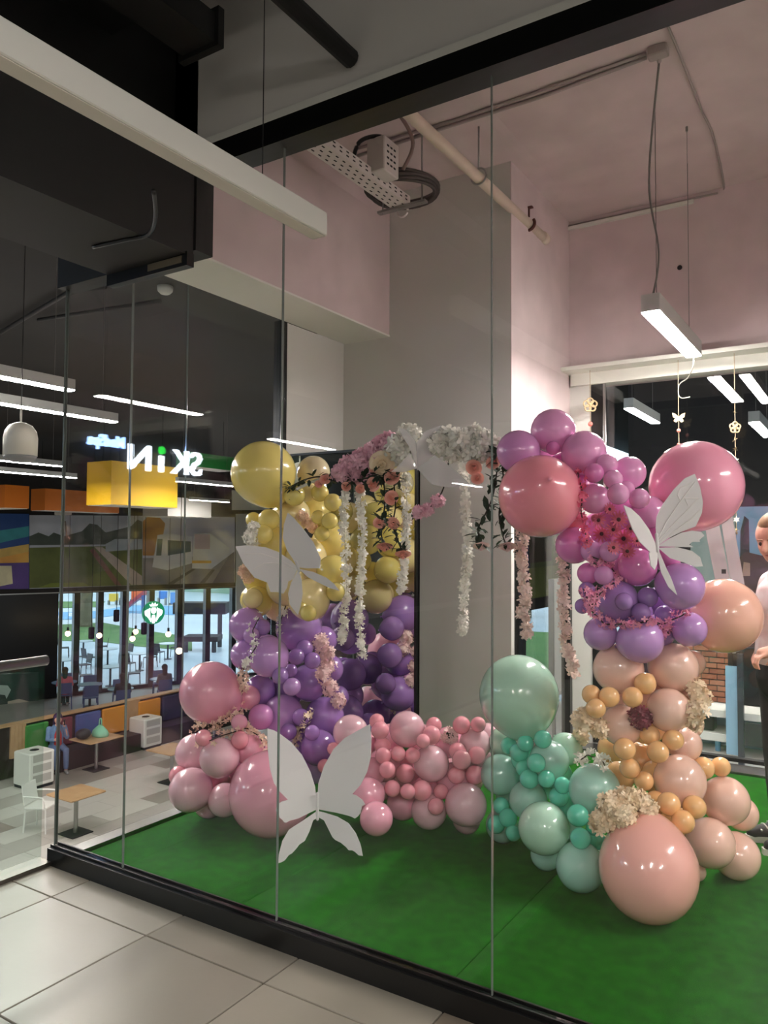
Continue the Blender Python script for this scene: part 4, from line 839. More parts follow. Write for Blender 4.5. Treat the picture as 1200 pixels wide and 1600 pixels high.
# ------------------------------------------------------------------ flowers
def fmat(n, c, c2=None): return mat('petal_'+n, c, 0.7, trans=0.12, rgb2=c2, scale=25)
F_white = fmat('white',(250,248,242),(240,236,226)); F_pink = fmat('lilac_pink',(248,206,220),(238,186,206)); F_cream = fmat('cream',(252,238,214),(246,222,188)); F_blush = fmat('blush',(236,190,186),(222,166,160))
F_dusty = fmat('dusty_rose',(216,112,134),(184,84,110)); F_mag = fmat('magenta_sprig',(230,130,172),(244,176,200)); F_salm = fmat('salmon',(250,192,176),(244,168,152)); F_yel = fmat('sprig_cream',(250,228,200),(242,204,190)); F_blushw = fmat('blush_white',(244,228,220),(236,210,200)); F_palep = fmat('pale_pink',(250,226,222),(244,206,208))
M_stem = mat('stem_dark', (46,40,30), 0.8); M_leaf = mat('leaf_dark', (28,44,28), 0.6, rgb2=(44,62,38), scale=30)
def floret(n=5, cup=0.25):
    m = MB(); m.add([(0,0,0)],[])
    for k in range(n):
        a = 2*math.pi*k/n; w = math.pi/n*0.85
        def P(r, t, z): return (r*math.cos(t), r*math.sin(t), z)
        m.add([(0,0,0),P(0.55,a-w,cup*0.5),P(1,a-w*0.35,cup),P(1,a+w*0.35,cup),P(0.55,a+w,cup*0.5)],[(0,1,2,3,4)])
    return m
FL5, FL4 = floret(5), floret(4, 0.15)
def orient(d): return d.to_track_quat('Z','Y').to_matrix().to_4x4()
def rdir(): 
    while True:
        v = V((random.uniform(-1,1),random.uniform(-1,1),random.uniform(-1,1)))
        if 0.1 < v.length < 1: return v.normalized()
def scatter(m, c, rad, n, size, fl=FL5):
    for i in range(n):
        d = rdir(); k_ = random.uniform(0.8,1.2); p = c+V((d.x*rad[0],d.y*rad[1],d.z*rad[2]))*k_; s_ = size*random.uniform(0.75,1.3)
        M = Matrix.Translation(p)@orient((d+rdir()*0.45).normalized())@Matrix.Rotation(random.random()*6.28,4,'Z')@Matrix.Diagonal((s_,s_,s_,1)); m.merge(fl, M)
def px2m(px, D): return px*D/F
def hydrangea(blobs, D, m_, label, n=60, size=0.024, group=None, core=None):
    """blobs: [(px,py,rpx)] -> one flower head per call"""
    m = MB(); cm_ = MB()
    for x, y, r in blobs:
        R_ = px2m(r, D); Dq = fitD(x, y, D, R_*0.4, r); c = at(x, y, Dq); scatter(m, c, (R_,R_,R_), int(n*1.4), size); cm_.ball(c, R_*0.7, 12, 8)
    c = at(blobs[0][0], blobs[0][1], fitD(blobs[0][0], blobs[0][1], D, 0.02))
    t = thing('flower_cluster', label, 'flowers', c, group)
    build(m, 'petals', m_, t, kind='stuff'); build(cm_, 'flower_core', core or m_, t, smooth=True)
    return t
def rose_mb(r):
    m = MB()
    for k in range(4):
        n = 3+k; rr = r*(0.22+0.24*k); h = r*(0.95-0.17*k)
        for i in range(n):
            a0 = 2*math.pi*i/n+k*0.7; span = math.pi/n*1.25; vs = []
            for u in range(4):
                for v_ in range(3):
                    a = a0+span*(u/1.5-1); f = v_/2; q = rr*(0.55+0.5*f+0.12*k*f*f); zz = h*f*(1-0.08*abs(u-1.5)**2)-0.25*r+ (-0.1*r*k*f*f)
                    vs.append((q*math.cos(a), q*math.sin(a), zz))
            m.add(vs, [(u*3+v_,u*3+v_+1,(u+1)*3+v_+1,(u+1)*3+v_) for u in range(3) for v_ in range(2)])
    return m
LEAF = MB().add([(0,0,0),(0.3,0.22,0.06),(0.7,0.2,0.04),(1,0,-0.05),(0.7,-0.2,0.04),(0.3,-0.22,0.06),(0.5,0,0)],[(0,1,6),(1,2,6),(2,3,6),(3,4,6),(4,5,6),(5,0,6)])
def rose(x, y, rpx, D, m_, label, group=None, dirn=None, leaves=2):
    R_ = px2m(rpx, D); c = at(x, y, fitD(x, y, D, R_*0.7)); d = (dirn or (-FW+rdir()*0.5)).normalized(); M = Matrix.Translation(c)@orient(d)
    t = thing('rose', label, 'flower', c, group); build(MB().merge(rose_mb(R_), M), 'petals', m_, t, smooth=True)
    build(MB().ball(c-d*R_*0.1, R_*0.45, 10, 6), 'flower_core', m_, t, smooth=True)
    for k in range(leaves):
        e = (-d*0.4+rdir()).normalized(); s_ = R_*1.5; build(MB().merge(LEAF, Matrix.Translation(c-d*R_*0.3)@e.to_track_quat('X','Z').to_matrix().to_4x4()@Matrix.Diagonal((s_,s_,s_,1))), 'leaf', M_leaf, t)
    return t
LEAFME = LEAF.mesh('leaf', M_leaf)
def vine(pts, D, nleaf, label, size=0.045):
    path = bez([at(x, y, fitD(x, y, D(x) if callable(D) else D, 0.02)) for x, y in pts], 6); t = thing('leafy_vine', label, 'vine', path[0])
    build(MB().tube(path, 0.004, 5), 'stem', M_stem, t)
    for i in range(int(nleaf*1.8)):
        p = random.choice(path); e = rdir(); s_ = size*random.uniform(0.9,1.7)
        o = link('leaf', LEAFME, p+e*0.008, t); o.rotation_euler = e.to_track_quat('X','Z').to_euler(); o.scale = (s_,s_,s_)
    return t
def dense(pts):
    if not ON: return pts
    out = []
    for (x0, y0), (x1, y1) in zip(pts[:-1], pts[1:]): out += [(x0+(x1-x0)*k/3, y0+(y1-y0)*k/3) for k in range(3)]
    return out+[pts[-1]]
def strand(pts, D, m_, label, w=0.026, n=110, size=0.02, group=None, name='flower_strand'):
    dp = dense(pts); ds = [fitD(x, y, D, 0.02) for x, y in dp]
    if ON: ds = [sum(ds[max(0,i-1):i+2])/len(ds[max(0,i-1):i+2])*0.4+min(ds[max(0,i-1):i+2])*0.6 for i in range(len(ds))]
    path = bez([at(x, y, q) for (x, y), q in zip(dp, ds)], 6); t = thing(name, label, 'flowers', path[-1], group)
    build(MB().tube(path, 0.003, 5), 'stem', M_stem if name != 'flower_strand' else mat('stem_pale', (200,196,180), 0.8), t)
    m = MB()
    for i in range(n):
        p = random.choice(path); d = rdir(); s_ = size*random.uniform(0.7,1.25)
        m.merge(FL4 if i % 3 else FL5, Matrix.Translation(p+d*random.uniform(0.3,1)*w)@orient(d)@Matrix.Diagonal((s_,s_,s_,1)))
    build(m, 'blossoms', m_, t, kind='stuff'); return t
Df = lambda x: 4.30-(x-460)*0.0016
# thin white hoop that carries the flower bridge
hp = bez([at(462,765,fitD(462,765,4.3,0.01)),at(490,752,fitD(490,752,4.26,0.01)),at(520,742,fitD(520,742,4.22,0.01)),at(585,722,Df(585)),at(640,700,Df(640)),at(700,695,Df(700)),at(760,708,Df(760)),at(790,718,fitD(790,718,Df(790),0.01))],8)
tag(build(MB().tube(hp,0.008,8),'arch_hoop',M_white,smooth=True),'thin white hoop carrying the flower bridge between the columns','hoop')
def stick(p, q): pass
hydrangea([(535,738,12),(548,728,13),(556,742,11)],Df(545)-0.03,F_pink,'lilac pink hydrangea at the lower left end of the flower bridge')
hydrangea([(565,716,13),(575,728,12),(580,706,12)],Df(570)-0.03,F_pink,'lilac pink hydrangea in the middle of the pink stretch of the bridge')
hydrangea([(596,697,13),(606,690,12),(590,712,10)],Df(600)-0.03,F_pink,'lilac pink hydrangea touching the white blossoms')
hydrangea([(622,698,15),(640,682,15),(632,712,13)],Df(630)-0.03,F_white,'white hydrangea on the left of the clear butterfly',44,0.034)
hydrangea([(684,694,12),(700,686,13),(708,704,14)],Df(700)-0.03,F_white,'white hydrangea directly right of the clear butterfly',44,0.034)
hydrangea([(722,690,15),(742,684,14),(736,702,13)],Df(735)-0.03,F_white,'white hydrangea in the right half of the bridge',44,0.034)
hydrangea([(758,690,13),(770,700,11),(752,705,12)],Df(760)-0.03,F_white,'white hydrangea next to the mauve balloon',44,0.034)
tp_ = hydrangea([(668,796,8),(684,783,8),(655,800,8)],Df(680)-0.02,F_pink,'pink blossom spray hanging under the clear butterfly',40,0.016)
build(MB().tube(bez([at(668,796,Df(680)-0.02),at(690,770,Df(690)),at(700,730,Df(700)),at(700,695,Df(700))],5),0.004,5),'stem',M_stem,tp_)
rose(597,725,16,Df(597)-0.08,F_cream,'large cream rose on the flower bridge')
GRs = 'small salmon roses on the flower bridge'
for x, y, r in ((612,745,10),(586,733,7),(582,757,9),(740,731,10),(746,747,8),(770,722,9),(541,760,6),(508,748,7),(498,756,5),(614,818,8),(593,816,8),(612,778,9),(563,764,6)):
    rose(x,y,r,Df(x)-0.07,F_salm,'small salmon rose among the dark leaves of the flower bridge',GRs)
rose(601,855,10,Df(601)-0.05,F_salm,'round salmon rose hanging lowest on the left vine',dirn=V((0,0,-1))-FW*0.5)
rose(630,867,10,Df(630)-0.05,F_salm,'salmon rose hanging at the tip of the right-hand dark stem',dirn=V((0,0,-1))-FW*0.5)
rose(752,854,10,Df(752)-0.05,F_palep,'pale rose hanging on a dark stem before the grey column',dirn=V((0,0,-1))-FW*0.5)
rose(793,855,11,Df(793)-0.05,F_palep,'pale rose hanging beside the edge of the grey column',dirn=V((0,0,-1))-FW*0.5)
vine([(452,762),(475,750),(500,745),(525,752),(545,750)],lambda x: Df(x)-0.06,22,'dark leafy vine reaching over the yellow balloons',0.04)
vine([(545,750),(570,748),(590,742),(620,745)],lambda x: Df(x)-0.05,34,'dense dark leaves under the pink hydrangeas',0.05)
vine([(598,745),(602,775),(600,800),(596,835),(601,850)],lambda x: Df(x)-0.05,34,'dark leafy vine hanging to the round salmon rose',0.045)
vine([(615,750),(618,790),(614,820),(622,845),(629,862)],lambda x: Df(x)-0.05,26,'dark leafy vine hanging beside the first white strands',0.04)
vine([(778,705),(776,740),(770,775),(760,800),(748,825),(750,848)],lambda x: Df(x)-0.05,34,'dark leafy vine hanging before the grey column',0.045)
vine([(785,730),(788,770),(780,800),(784,830),(790,850)],lambda x: Df(x)-0.05,24,'dark leafy vine hanging between column edge and coral balloon',0.04)
GS = 'white flower strands hanging from the bridge'
for pts in ([(540,770),(538,830),(542,900),(538,960),(534,1000)],[(562,765),(566,820),(566,880),(562,950),(565,1025)],[(634,745),(636,800),(634,850),(630,890),(628,922)],[(724,725),(728,800),(730,860),(726,920),(722,985)]):
    L = pts[-1][1]-pts[0][1]; strand(pts, Df(pts[0][0])-0.02, F_white, 'white flower strand hanging from the flower bridge', n=int(L*0.9), group=GS)
for pts, lb in (([(818,822),(814,870),(820,920),(818,960),(824,992)],'blush white flower strand hanging below the coral balloon before the side window'),([(878,835),(880,900),(882,960),(886,1010),(897,1048)],'longest blush flower strand hanging below the orchid balloons')):
    strand(pts, 3.75, F_blushw, lb, n=190, w=0.03, size=0.022)
# sprigs on the balloon columns
ON = True
def sprig(pts, D, m_, label, n=40, size=0.016, w=0.035): return strand(pts, D, m_, label, w, n, size, name='blossom_sprig')
sprig([(378,1042),(380,1065),(376,1095)],4.2,F_yel,'cream blossom sprig rising between pink and lilac balloons',50)
sprig([(300,1138),(330,1136),(360,1118),(376,1110)],4.12,F_yel,'cream blossom branch across the top of the pink cluster',70)
sprig([(310,1165),(345,1150),(385,1138),(405,1150),(414,1168)],4.1,F_yel,'lower cream blossom branch draped over the pink cluster',80)
sprig([(484,1112),(474,1130),(464,1150),(460,1165)],4.22,F_cream,'yellowish cream blossom sprig on the purple balloons',55)
hydrangea([(500,1003,12),(508,1020,12),(512,1040,12),(505,1055,12),(516,1075,11),(528,1095,10)],4.26,F_palep,'long pale pink blossom garland down the side of the purple balloons',36,0.018)
sprig([(405,965),(395,985),(400,1010),(385,1035),(380,1048)],4.22,F_white,'white orchid sprig on the lilac balloons',40)
sprig([(447,945),(440,965),(436,985)],4.22,F_white,'short white blossom sprig below the yellow balloons',30)
hydrangea([(392,840,10),(398,856,9),(396,825,8)],4.26,F_white,'white blossom cluster at the left edge of the yellow balloons',36,0.016)
hydrangea([(472,806,8),(480,816,8),(488,824,7)],4.26,F_yel,'cream blossom cluster beside the yellow column butterfly',30,0.015)
hydrangea([(382,892,8),(388,902,8)],4.24,F_yel,'cream blossom cluster below the left butterfly wing',30,0.015)
hydrangea([(703,1150,11)],3.88,F_palep,'small pink posy in the low pink row',46,0.016,core=M_leaf)
# right column flowers
def gerbera(x, y, rpx, D, m_, label, group):
    R_ = px2m(rpx, D); c = at(x, y, fitD(x, y, D, R_*0.5, rpx)); d = (-FW+rdir()*0.55).normalized(); t = thing('gerbera', label, 'flower', c, group)
    m = MB(); fl = floret(13, 0.28); fl2 = floret(11, 0.5)
    M = Matrix.Translation(c)@orient(d); m.merge(fl, M@Matrix.Diagonal((R_,R_,R_,1))); m.merge(fl2, M@Matrix.Rotation(0.2,4,'Z')@Matrix.Diagonal((R_*.72,R_*.72,R_*.72,1)))
    build(m, 'petals', m_, t); build(MB().ball(c+d*R_*0.12, R_*0.24, 10, 6), 'eye', mat('flower_eye', (70,34,36), 0.9), t, smooth=True)
    build(MB().ball(c-d*R_*0.45, R_*0.5, 10, 6), 'calyx', m_, t, smooth=True)
for x, y, r in ((952,796,11),(934,812,14),(966,812,15),(985,826,11),(940,834,15),(974,842,16),(958,828,13),(980,862,13),(958,856,12),(995,845,10)):
    gerbera(x,y,r,3.3,F_dusty,'dusty rose gerbera in the bouquet beside the right butterfly','dusty rose gerberas on the orchid balloons')
sprig([(902,735),(910,770),(908,800),(915,835),(918,850)],3.32,fmat('hot_sprig',(232,86,130),(240,130,160)),'hot pink sprig hanging behind the coral balloon',90,0.014)
sprig([(925,870),(950,880),(968,905),(940,925),(925,945)],3.3,F_mag,'magenta sprig winding between orchid and purple balloons',130,0.013)
sprig([(912,920),(925,955),(945,975),(985,975),(1020,970),(1045,990)],3.3,F_mag,'magenta sprig garland around the purple balloons',170,0.013)
sprig([(1005,968),(1035,975),(1065,962),(1075,955)],3.3,F_mag,'short magenta sprig at the right of the purple balloons',60,0.013)
def blossom_round(x, y, r, D, lb): hydrangea([(x,y,r)],D,F_cream,lb,44,0.02)
blossom_round(910,1125,15,3.44,'upper cream rosette at the left side of the peach column'); blossom_round(936,1138,12,3.4,'round cream rosette beside the apricot balloons'); blossom_round(908,1150,12,3.44,'lower cream rosette at the left side of the peach column')
sprig([(900,1192),(918,1180),(940,1186),(945,1196)],3.36,F_white,'white starry sprig above the pearly mint balloon',46,0.02)
ON = False
hydrangea([(940,1284,15),(955,1258,17),(975,1252,17),(995,1254,17),(1012,1262,11),(975,1272,16),(955,1278,15)],3.2,F_cream,'big cream hydrangea over the largest salmon balloon',60,0.02)
ON = True
hydrangea([(1086,1075,13),(1094,1090,14),(1088,1110,13),(1084,1128,10)],3.5,F_cream,'cream hydrangea at the right side of the peach column',44,0.018)
hydrangea([(1000,1122,15)],3.34,fmat('wine',(150,70,86),(96,44,58)),'dark wine coloured posy in the middle of the peach column',60,0.018,core=M_leaf)

# ------------------------------------------------------------------ butterflies
M_wing = mat('butterfly_white', (232,230,232), 0.5, spec=0.3, trans=0.15); M_vein = mat('butterfly_vein', (240,236,236), 0.5); M_clear = mat('butterfly_clear', (232,228,230), 0.15, alpha=0.45)
FH = V((FW.x,FW.y,0)).normalized(); RH = V((FH.y,-FH.x,0))
def zz(pts, o, s): return [(o[0]+x*s, o[1]+y*s) for x, y in pts]
def smooth_loop(pts, n=3):
    out = []; L = len(pts)
    for i in range(L):
        p0, p1, p2, p3 = [V((*pts[(i+k-1) % L],0)) for k in range(4)]
        a = (p1-p0).normalized().dot((p2-p1).normalized()) if (p1-p0).length > 0 and (p2-p1).length > 0 else 1
        for k in range(n):
            t_ = k/n; q = 0.5*((2*p1)+(p2-p0)*t_*0.9+(2*p0-5*p1+4*p2-p3)*t_*t_+(3*p1-p0-3*p2+p3)*t_**3) if False else p1.lerp(p2,t_)
            out.append((q.x,q.y))
    return out
BTF = []
def butterfly(hx_, hy_, D, wings, label, m_=M_wing, tilt=0.0, veins=(), body=None, rest=False):
    h = at(hx_, hy_, D); gap = 9
    for nm, ang, pts in wings:              # slide it in depth until a wing just touches the balloons
        n = (-FH*math.cos(ang)+RH*math.sin(ang)+V((0,0,tilt))).normalized()
        for x, y in pts+[((a[0]+b[0])/2,(a[1]+b[1])/2) for a, b in zip(pts, pts[len(pts)//2:])]:
            s_ = surfD(x, y)
            if s_ is not None: gap = min(gap, s_-(onpl(x, y, h, n)-CP).dot(FW))
    if rest and gap < 9: D += gap-0.002; h = at(hx_, hy_, D)
    BTF.append((label[:30], round(gap,3), round(D,3)))
    t = thing('paper_butterfly', label, 'butterfly', h)
    for nm, ang, pts in wings:
        n = (-FH*math.cos(ang)+RH*math.sin(ang)+V((0,0,tilt))).normalized()
        q = [onpl(x, y, h, n) for x, y in pts]; build(MB().slab(q, n*0.004), nm, m_, t)
    for ang, pts in veins:
        n = (-FH*math.cos(ang)+RH*math.sin(ang)+V((0,0,tilt))).normalized()
        build(MB().tube([onpl(x, y, h+n*0.005, n) for x, y in pts], 0.0022, 5), 'vein', M_vein, t)
    if body: build(MB().capsule([at(x, y, D-0.006) for x, y in body],[0.007]*len(body),8), 'body', m_, t, smooth=True)
    return t
oA, sA = (250,920), 0.29167
LU = zz([(575,748),(610,758),(640,775),(700,820),(760,890),(805,980),(830,1060),(842,1180),(800,1200),(740,1230),(690,1243),(678,1252),(665,1252),(655,1238),(640,1225),(635,1205),(620,1190),(628,1155),(650,1140),(685,1130),(640,1085),(610,1040),(588,960),(577,860)],oA,sA)
LLo = zz([(838,1192),(760,1245),(690,1290),(655,1350),(637,1420),(632,1470),(655,1462),(670,1452),(690,1425),(705,1418),(722,1400),(735,1385),(745,1370),(775,1350),(800,1300),(820,1240),(848,1222)],oA,sA)
RU = zz([(1125,725),(1060,760),(990,800),(930,860),(880,950),(850,1040),(842,1180),(870,1185),(950,1200),(1010,1215),(1030,1222),(1045,1230),(1062,1218),(1075,1200),(1080,1175),(1082,1165),(1100,1155),(1085,1130),(1050,1105),(1030,1100),(1075,1050),(1110,980),(1130,900),(1133,800)],oA,sA)
RL_ = zz([(846,1190),(880,1198),(950,1220),(1010,1255),(1050,1310),(1075,1370),(1087,1430),(1065,1427),(1045,1408),(1030,1400),(1012,1400),(1000,1385),(970,1360),(940,1345),(925,1330),(905,1290),(880,1240),(848,1222)],oA,sA)
butterfly(496,1270,3.62,[('upper_wing',0.35,LU),('lower_wing',0.25,LLo),('upper_wing',-0.35,RU),('lower_wing',-0.25,RL_)],'large white paper butterfly standing on the turf',tilt=0.22,body=[(496,1240),(496,1262),(496,1280)])
o5, s5 = (350,640), 0.25
butterfly(465,888,4.16,[('upper_wing',-0.2,zz([(400,645),(375,720),(368,800),(395,880),(430,930),(460,985),(520,992),(600,992),(605,930),(560,830),(500,750),(440,680)],o5,s5)),('side_wing',0.25,zz([(70,855),(150,848),(260,860),(340,890),(420,945),(462,990),(430,1060),(400,1075),(395,1110),(370,1150),(330,1140),(290,1140),(270,1080),(190,1050),(120,960)],o5,s5)),
  ('lower_wing',0.1,zz([(464,1000),(420,1080),(400,1150),(412,1220),(462,1285),(480,1230),(492,1150),(485,1060)],o5,s5)),('side_tail',-0.25,zz([(468,995),(560,1015),(640,1050),(690,1090),(722,1132),(660,1115),(590,1080),(530,1050)],o5,s5))],'large white paper butterfly on the yellow balloons',
  veins=[(0.25,zz([(440,990),(330,930),(230,900),(120,905)],o5,s5)),(0.25,zz([(440,1000),(330,960),(250,960),(180,1000)],o5,s5))],body=zz([(450,950),(470,1010)],o5,s5),rest=True)
o7, s7 = (860,620), 0.28333
RV = [[(590,790),(640,690),(700,600),(760,520),(800,470)],[(590,800),(680,700),(760,620),(800,575),(820,560)],[(595,810),(700,730),(790,660),(830,620)],[(720,580),(700,540),(720,500),(790,470)],[(760,600),(740,560),(820,560)]]
butterfly(1026,852,3.22,[('upper_wing',-0.15,zz([(795,425),(740,450),(680,510),(620,590),(585,660),(580,720),(588,825),(650,780),(720,745),(800,715),(835,640),(840,580),(825,500)],o7,s7)),('middle_wing',-0.15,zz([(590,825),(650,785),(720,750),(780,738),(830,745),(848,765),(820,790),(825,800),(780,800),(765,815),(790,830),(700,828)],o7,s7)),('lower_wing',-0.1,zz([(592,832),(700,830),(780,850),(825,885),(840,935),(800,937),(740,915),(660,890)],o7,s7)),
  ('far_wing',0.5,zz([(400,597),(440,615),(490,660),(540,730),(572,800),(590,850),(560,858),(545,855),(490,800),(450,730)],o7,s7)),('far_lower_wing',0.5,zz([(540,860),(592,845),(585,920),(572,955),(550,930)],o7,s7)),('tail',0.0,zz([(585,850),(600,855),(640,950),(665,1000),(698,1095),(650,1050),(610,970)],o7,s7))],
  'white paper butterfly with engraved veins before the candy pink balloon',veins=[(-0.15,zz(v_,o7,s7)) for v_ in RV],body=zz([(585,760),(592,850)],o7,s7),rest=True)
butterfly(652,735,3.86,[('upper_wing',0.3,[(652,735),(650,692),(664,674),(688,665),(735,669),(722,684),(690,700)]),('upper_wing',-0.1,[(652,735),(640,700),(628,680),(622,668),(636,672),(650,690)]),('lower_wing',-0.2,[(652,732),(680,712),(712,735),(735,757),(700,762),(675,757)]),('lower_wing',0.3,[(652,732),(640,708),(622,728),(611,737),(630,738)])],'clear plastic butterfly on top of the flower bridge',M_clear)

# ------------------------------------------------------------------ garlands at the back window
M_card = mat('card_beige', (206,180,140), 0.7); M_bead = mat('bead_pink', (226,130,120), 0.4); M_string = mat('string', (180,160,130), 0.8)
def garland(px, y0, items, D, label):
    D = D*(ony(px, y0, 5.76)-CP).dot(FW); a = at(px, y0, D); b = at(px, items[-1][1], D); t = thing('hanging_garland', label, 'garland', b)
    build(MB().tube([V((a.x,a.y,ZB-0.028)), V((a.x,a.y,b.z))], 0.0025, 5), 'string', M_string, t)
    for kind_, y, r in items:
        c = at(px, y, D); c = V((a.x,a.y,c.z)); R_ = px2m(r, D)
        if kind_ == 'flower':
            for k in range(5):
                u = k*2*math.pi/5+0.3; q = c+RH*(R_*0.55*math.cos(u))+V((0,0,R_*0.55*math.sin(u)))
                build(MB().tube([q+RH*(R_*0.42*math.cos(s_))+V((0,0,R_*0.42*math.sin(s_))) for s_ in [i*math.pi/6 for i in range(13)]],R_*0.13,5,False), 'petal_ring', M_card, t)
            build(MB().ball(c, R_*0.25, 8, 6), 'flower_eye', M_card, t)
        elif kind_ == 'butterfly':
            for sg in (-1,1):
                q = [c+RH*(sg*R_*u)+V((0,0,R_*v_)) for u, v_ in ((0.05,0.2),(0.5,0.6),(1,0.8),(0.9,0.1),(0.55,-0.05),(0.8,-0.5),(0.4,-0.75),(0.05,-0.4))]
                build(MB().slab(q if sg > 0 else q[::-1], -FH*0.003), 'card_wing', M_card, t)
        elif kind_ == 'bead': build(MB().ball(c, R_, 10, 7), 'bead', M_bead, t, smooth=True)
        elif kind_ == 'star':
            build(MB().slab([c+RH*(R_*(1 if i % 2 else 0.45)*math.cos(i*math.pi/6))+V((0,0,R_*(1 if i % 2 else 0.45)*math.sin(i*math.pi/6))) for i in range(12)], -FH*0.003), 'blossom', F_white, t)
        elif kind_ == 'leaf':
            m = MB()
            for k in range(5): e = rdir(); m.merge(LEAF, Matrix.Translation(c)@e.to_track_quat('X','Z').to_matrix().to_4x4()@Matrix.Diagonal((R_,R_,R_,1)))
            build(m, 'leaf_tuft', M_card, t)
garland(922,595,[('flower',633,11),('bead',663,4),('bead',700,4)],1,'card flower garland hanging beside the black window frame')
garland(1060,625,[('butterfly',653,10),('bead',673,3),('bead',695,3)],1,'card butterfly garland with pink beads at the back window')
garland(1148,620,[('leaf',645,4),('flower',668,9),('leaf',688,6),('leaf',703,6),('star',720,6),('star',812,6),('leaf',830,6)],1,'card flower garland with leaves and white blossoms')
q = at(1075,585,5.6); build(MB().tube(bez([V((p0.x,p0.y+1.19,p0.z+0.02)),at(1083,572,5.3),at(1075,590,5.5),at(1062,600,5.6),at(1060,615,5.65),at(1065,622,5.65),at(1078,620,5.6)],5),0.004,6),'loose_ribbon',M_white,smooth=True,label='thin white ribbon curling below the lit lamp',cat='ribbon')
# plastic strips hanging behind the candy pink balloon
M_film = mat('clear_film', (224,214,220), 0.15, alpha=0.5)
t = thing('plastic_banner', 'slanted clear plastic strips hanging behind the candy pink balloon', 'plastic sheet', at(1140,960,4.25))
for pts in ([(1095,790),(1118,790),(1145,930),(1122,930)],[(1122,785),(1140,785),(1172,960),(1150,960)]):
    q = [at(x, y, 4.2+0.0004*(y-780)) for x, y in pts]; build(MB().slab(q, FH*0.002), 'strip', M_film, t)
q = at(1131,893,4.19); build(MB().slab([q+RH*a+V((0,0,b_)) for a, b_ in ((-0.012,-0.012),(0.012,-0.012),(0.012,0.012),(-0.012,0.012))],FH*0.002), 'black_tag', M_blackgloss, t)

# ------------------------------------------------------------------ people
M_skin = mat('skin', (224,168,148), 0.55, var=0.03); M_hair = mat('hair_blond', (150,112,82), 0.6, var=0.2, scale=40)
def soft(mb, name, m_, parent, vox, it=6, **kw):
    o = build(mb, name, m_, parent, smooth=True, **kw); r_ = o.modifiers.new('fuse','REMESH'); r_.mode = 'VOXEL'; r_.voxel_size = vox; r_.use_smooth_shade = True
    s_ = o.modifiers.new('soften','SMOOTH'); s_.iterations = it; s_.factor = 0.5; return o
Bp = onz(1234,1324,ZG)
def PP(a, b, z): return Bp+RH*a-FH*b+V((0,0,z))
t = thing('person', 'person in a sheer pink blouse and black trousers beside the balloons', 'person', Bp)
bd = MB()
bd.capsule([PP(0,0,0.86),PP(0,0,1.0),PP(-0.01,0,1.2),PP(-0.012,0,1.32),PP(-0.015,0,1.385),PP(-0.03,0,1.44)],[0.125,0.11,0.115,0.09,0.05,0.048],16)
HC = PP(-0.045,0,1.535); HF = (-RH*0.82-FH*0.52-V((0,0,0.28))).normalized(); HS = V((0,0,1)).cross(HF).normalized(); HU = HF.cross(HS)
def HP(f, s, u): return HC+HF*f+HS*s+HU*u
for f, u, r_, sq in ((0.0,0.03,0.092,1),(-0.02,0.035,0.092,1),(0.02,-0.02,0.078,1),(0.03,-0.06,0.056,1),(0.035,-0.085,0.038,1),(0.0,-0.04,0.07,1)): bd.ball(HP(f,0,u),r_,20,12)
bd.capsule([HP(0.096,0,0.015),HP(0.112,0,-0.022)],[0.009,0.013],8)
for s_ in (-1,1):
    bd.capsule([PP(0,0.085*s_,0.86),PP(-0.01,0.085*s_,0.48),PP(0,0.085*s_,0.08)],[0.085,0.055,0.036],12); bd.capsule([PP(0.02,0.085*s_,0.05),PP(-0.12,0.09*s_,0.035)],[0.035,0.03],10); bd.ball(HP(-0.01,0.088*s_,-0.005),0.024,10,8,(0.7,0.7,1.2))
bd.capsule([PP(-0.005,0.13,1.31),PP(-0.03,0.2,1.10),PP(-0.10,0.21,1.04),PP(-0.165,0.2,1.01)],[0.05,0.042,0.034,0.024],12)
bd.capsule([PP(-0.005,-0.13,1.31),PP(0.03,-0.2,1.06),PP(-0.06,-0.2,0.90)],[0.05,0.042,0.026],12)
# near hand: palm, four curled fingers, thumb
bd.capsule([PP(-0.17,0.205,1.008),PP(-0.225,0.21,0.992)],[0.024,0.028],10)
for i, (b_, L) in enumerate(((0.236,0.9),(0.218,1.0),(0.199,0.95),(0.182,0.75))):
    bd.capsule([PP(-0.225,b_,0.99),PP(-0.225-0.035*L,b_+0.003,0.972),PP(-0.225-0.045*L,b_+0.003,0.945),PP(-0.225-0.032*L,b_,0.922)],[0.0095,0.009,0.0085,0.007],8)
bd.capsule([PP(-0.185,0.23,0.995),PP(-0.205,0.25,0.968),PP(-0.22,0.245,0.945)],[0.011,0.0095,0.008],8)
soft(bd, 'body', M_skin, t, 0.0055, 4)
bl_ = MB(); bl_.capsule([PP(0,0,0.96),PP(0,0,1.06),PP(-0.012,0,1.2),PP(-0.012,0,1.3),PP(-0.015,0,1.35)],[0.15,0.14,0.14,0.12,0.075],18)
for s_ in (-1,1): bl_.capsule([PP(-0.005,0.13*s_,1.31),PP(-0.02,0.19*s_,1.14),PP(-0.05,0.205*s_,1.085)],[0.066,0.062,0.05],14)
soft(bl_, 'blouse', mat('sheer_blouse', (246,232,236), 0.3, trans=0.15, rgb2=(238,206,208), scale=22), t, 0.01, 5)
tr_ = MB(); tr_.capsule([PP(0,0,0.84),PP(0,0,0.96)],[0.145,0.132],18)
for s_ in (-1,1): tr_.capsule([PP(0,0.08*s_,0.86),PP(-0.012,0.085*s_,0.48),PP(0,0.085*s_,0.12)],[0.1,0.07,0.055],14)
soft(tr_, 'trousers', mat('black_trousers', (22,22,24), 0.8), t, 0.01, 5)
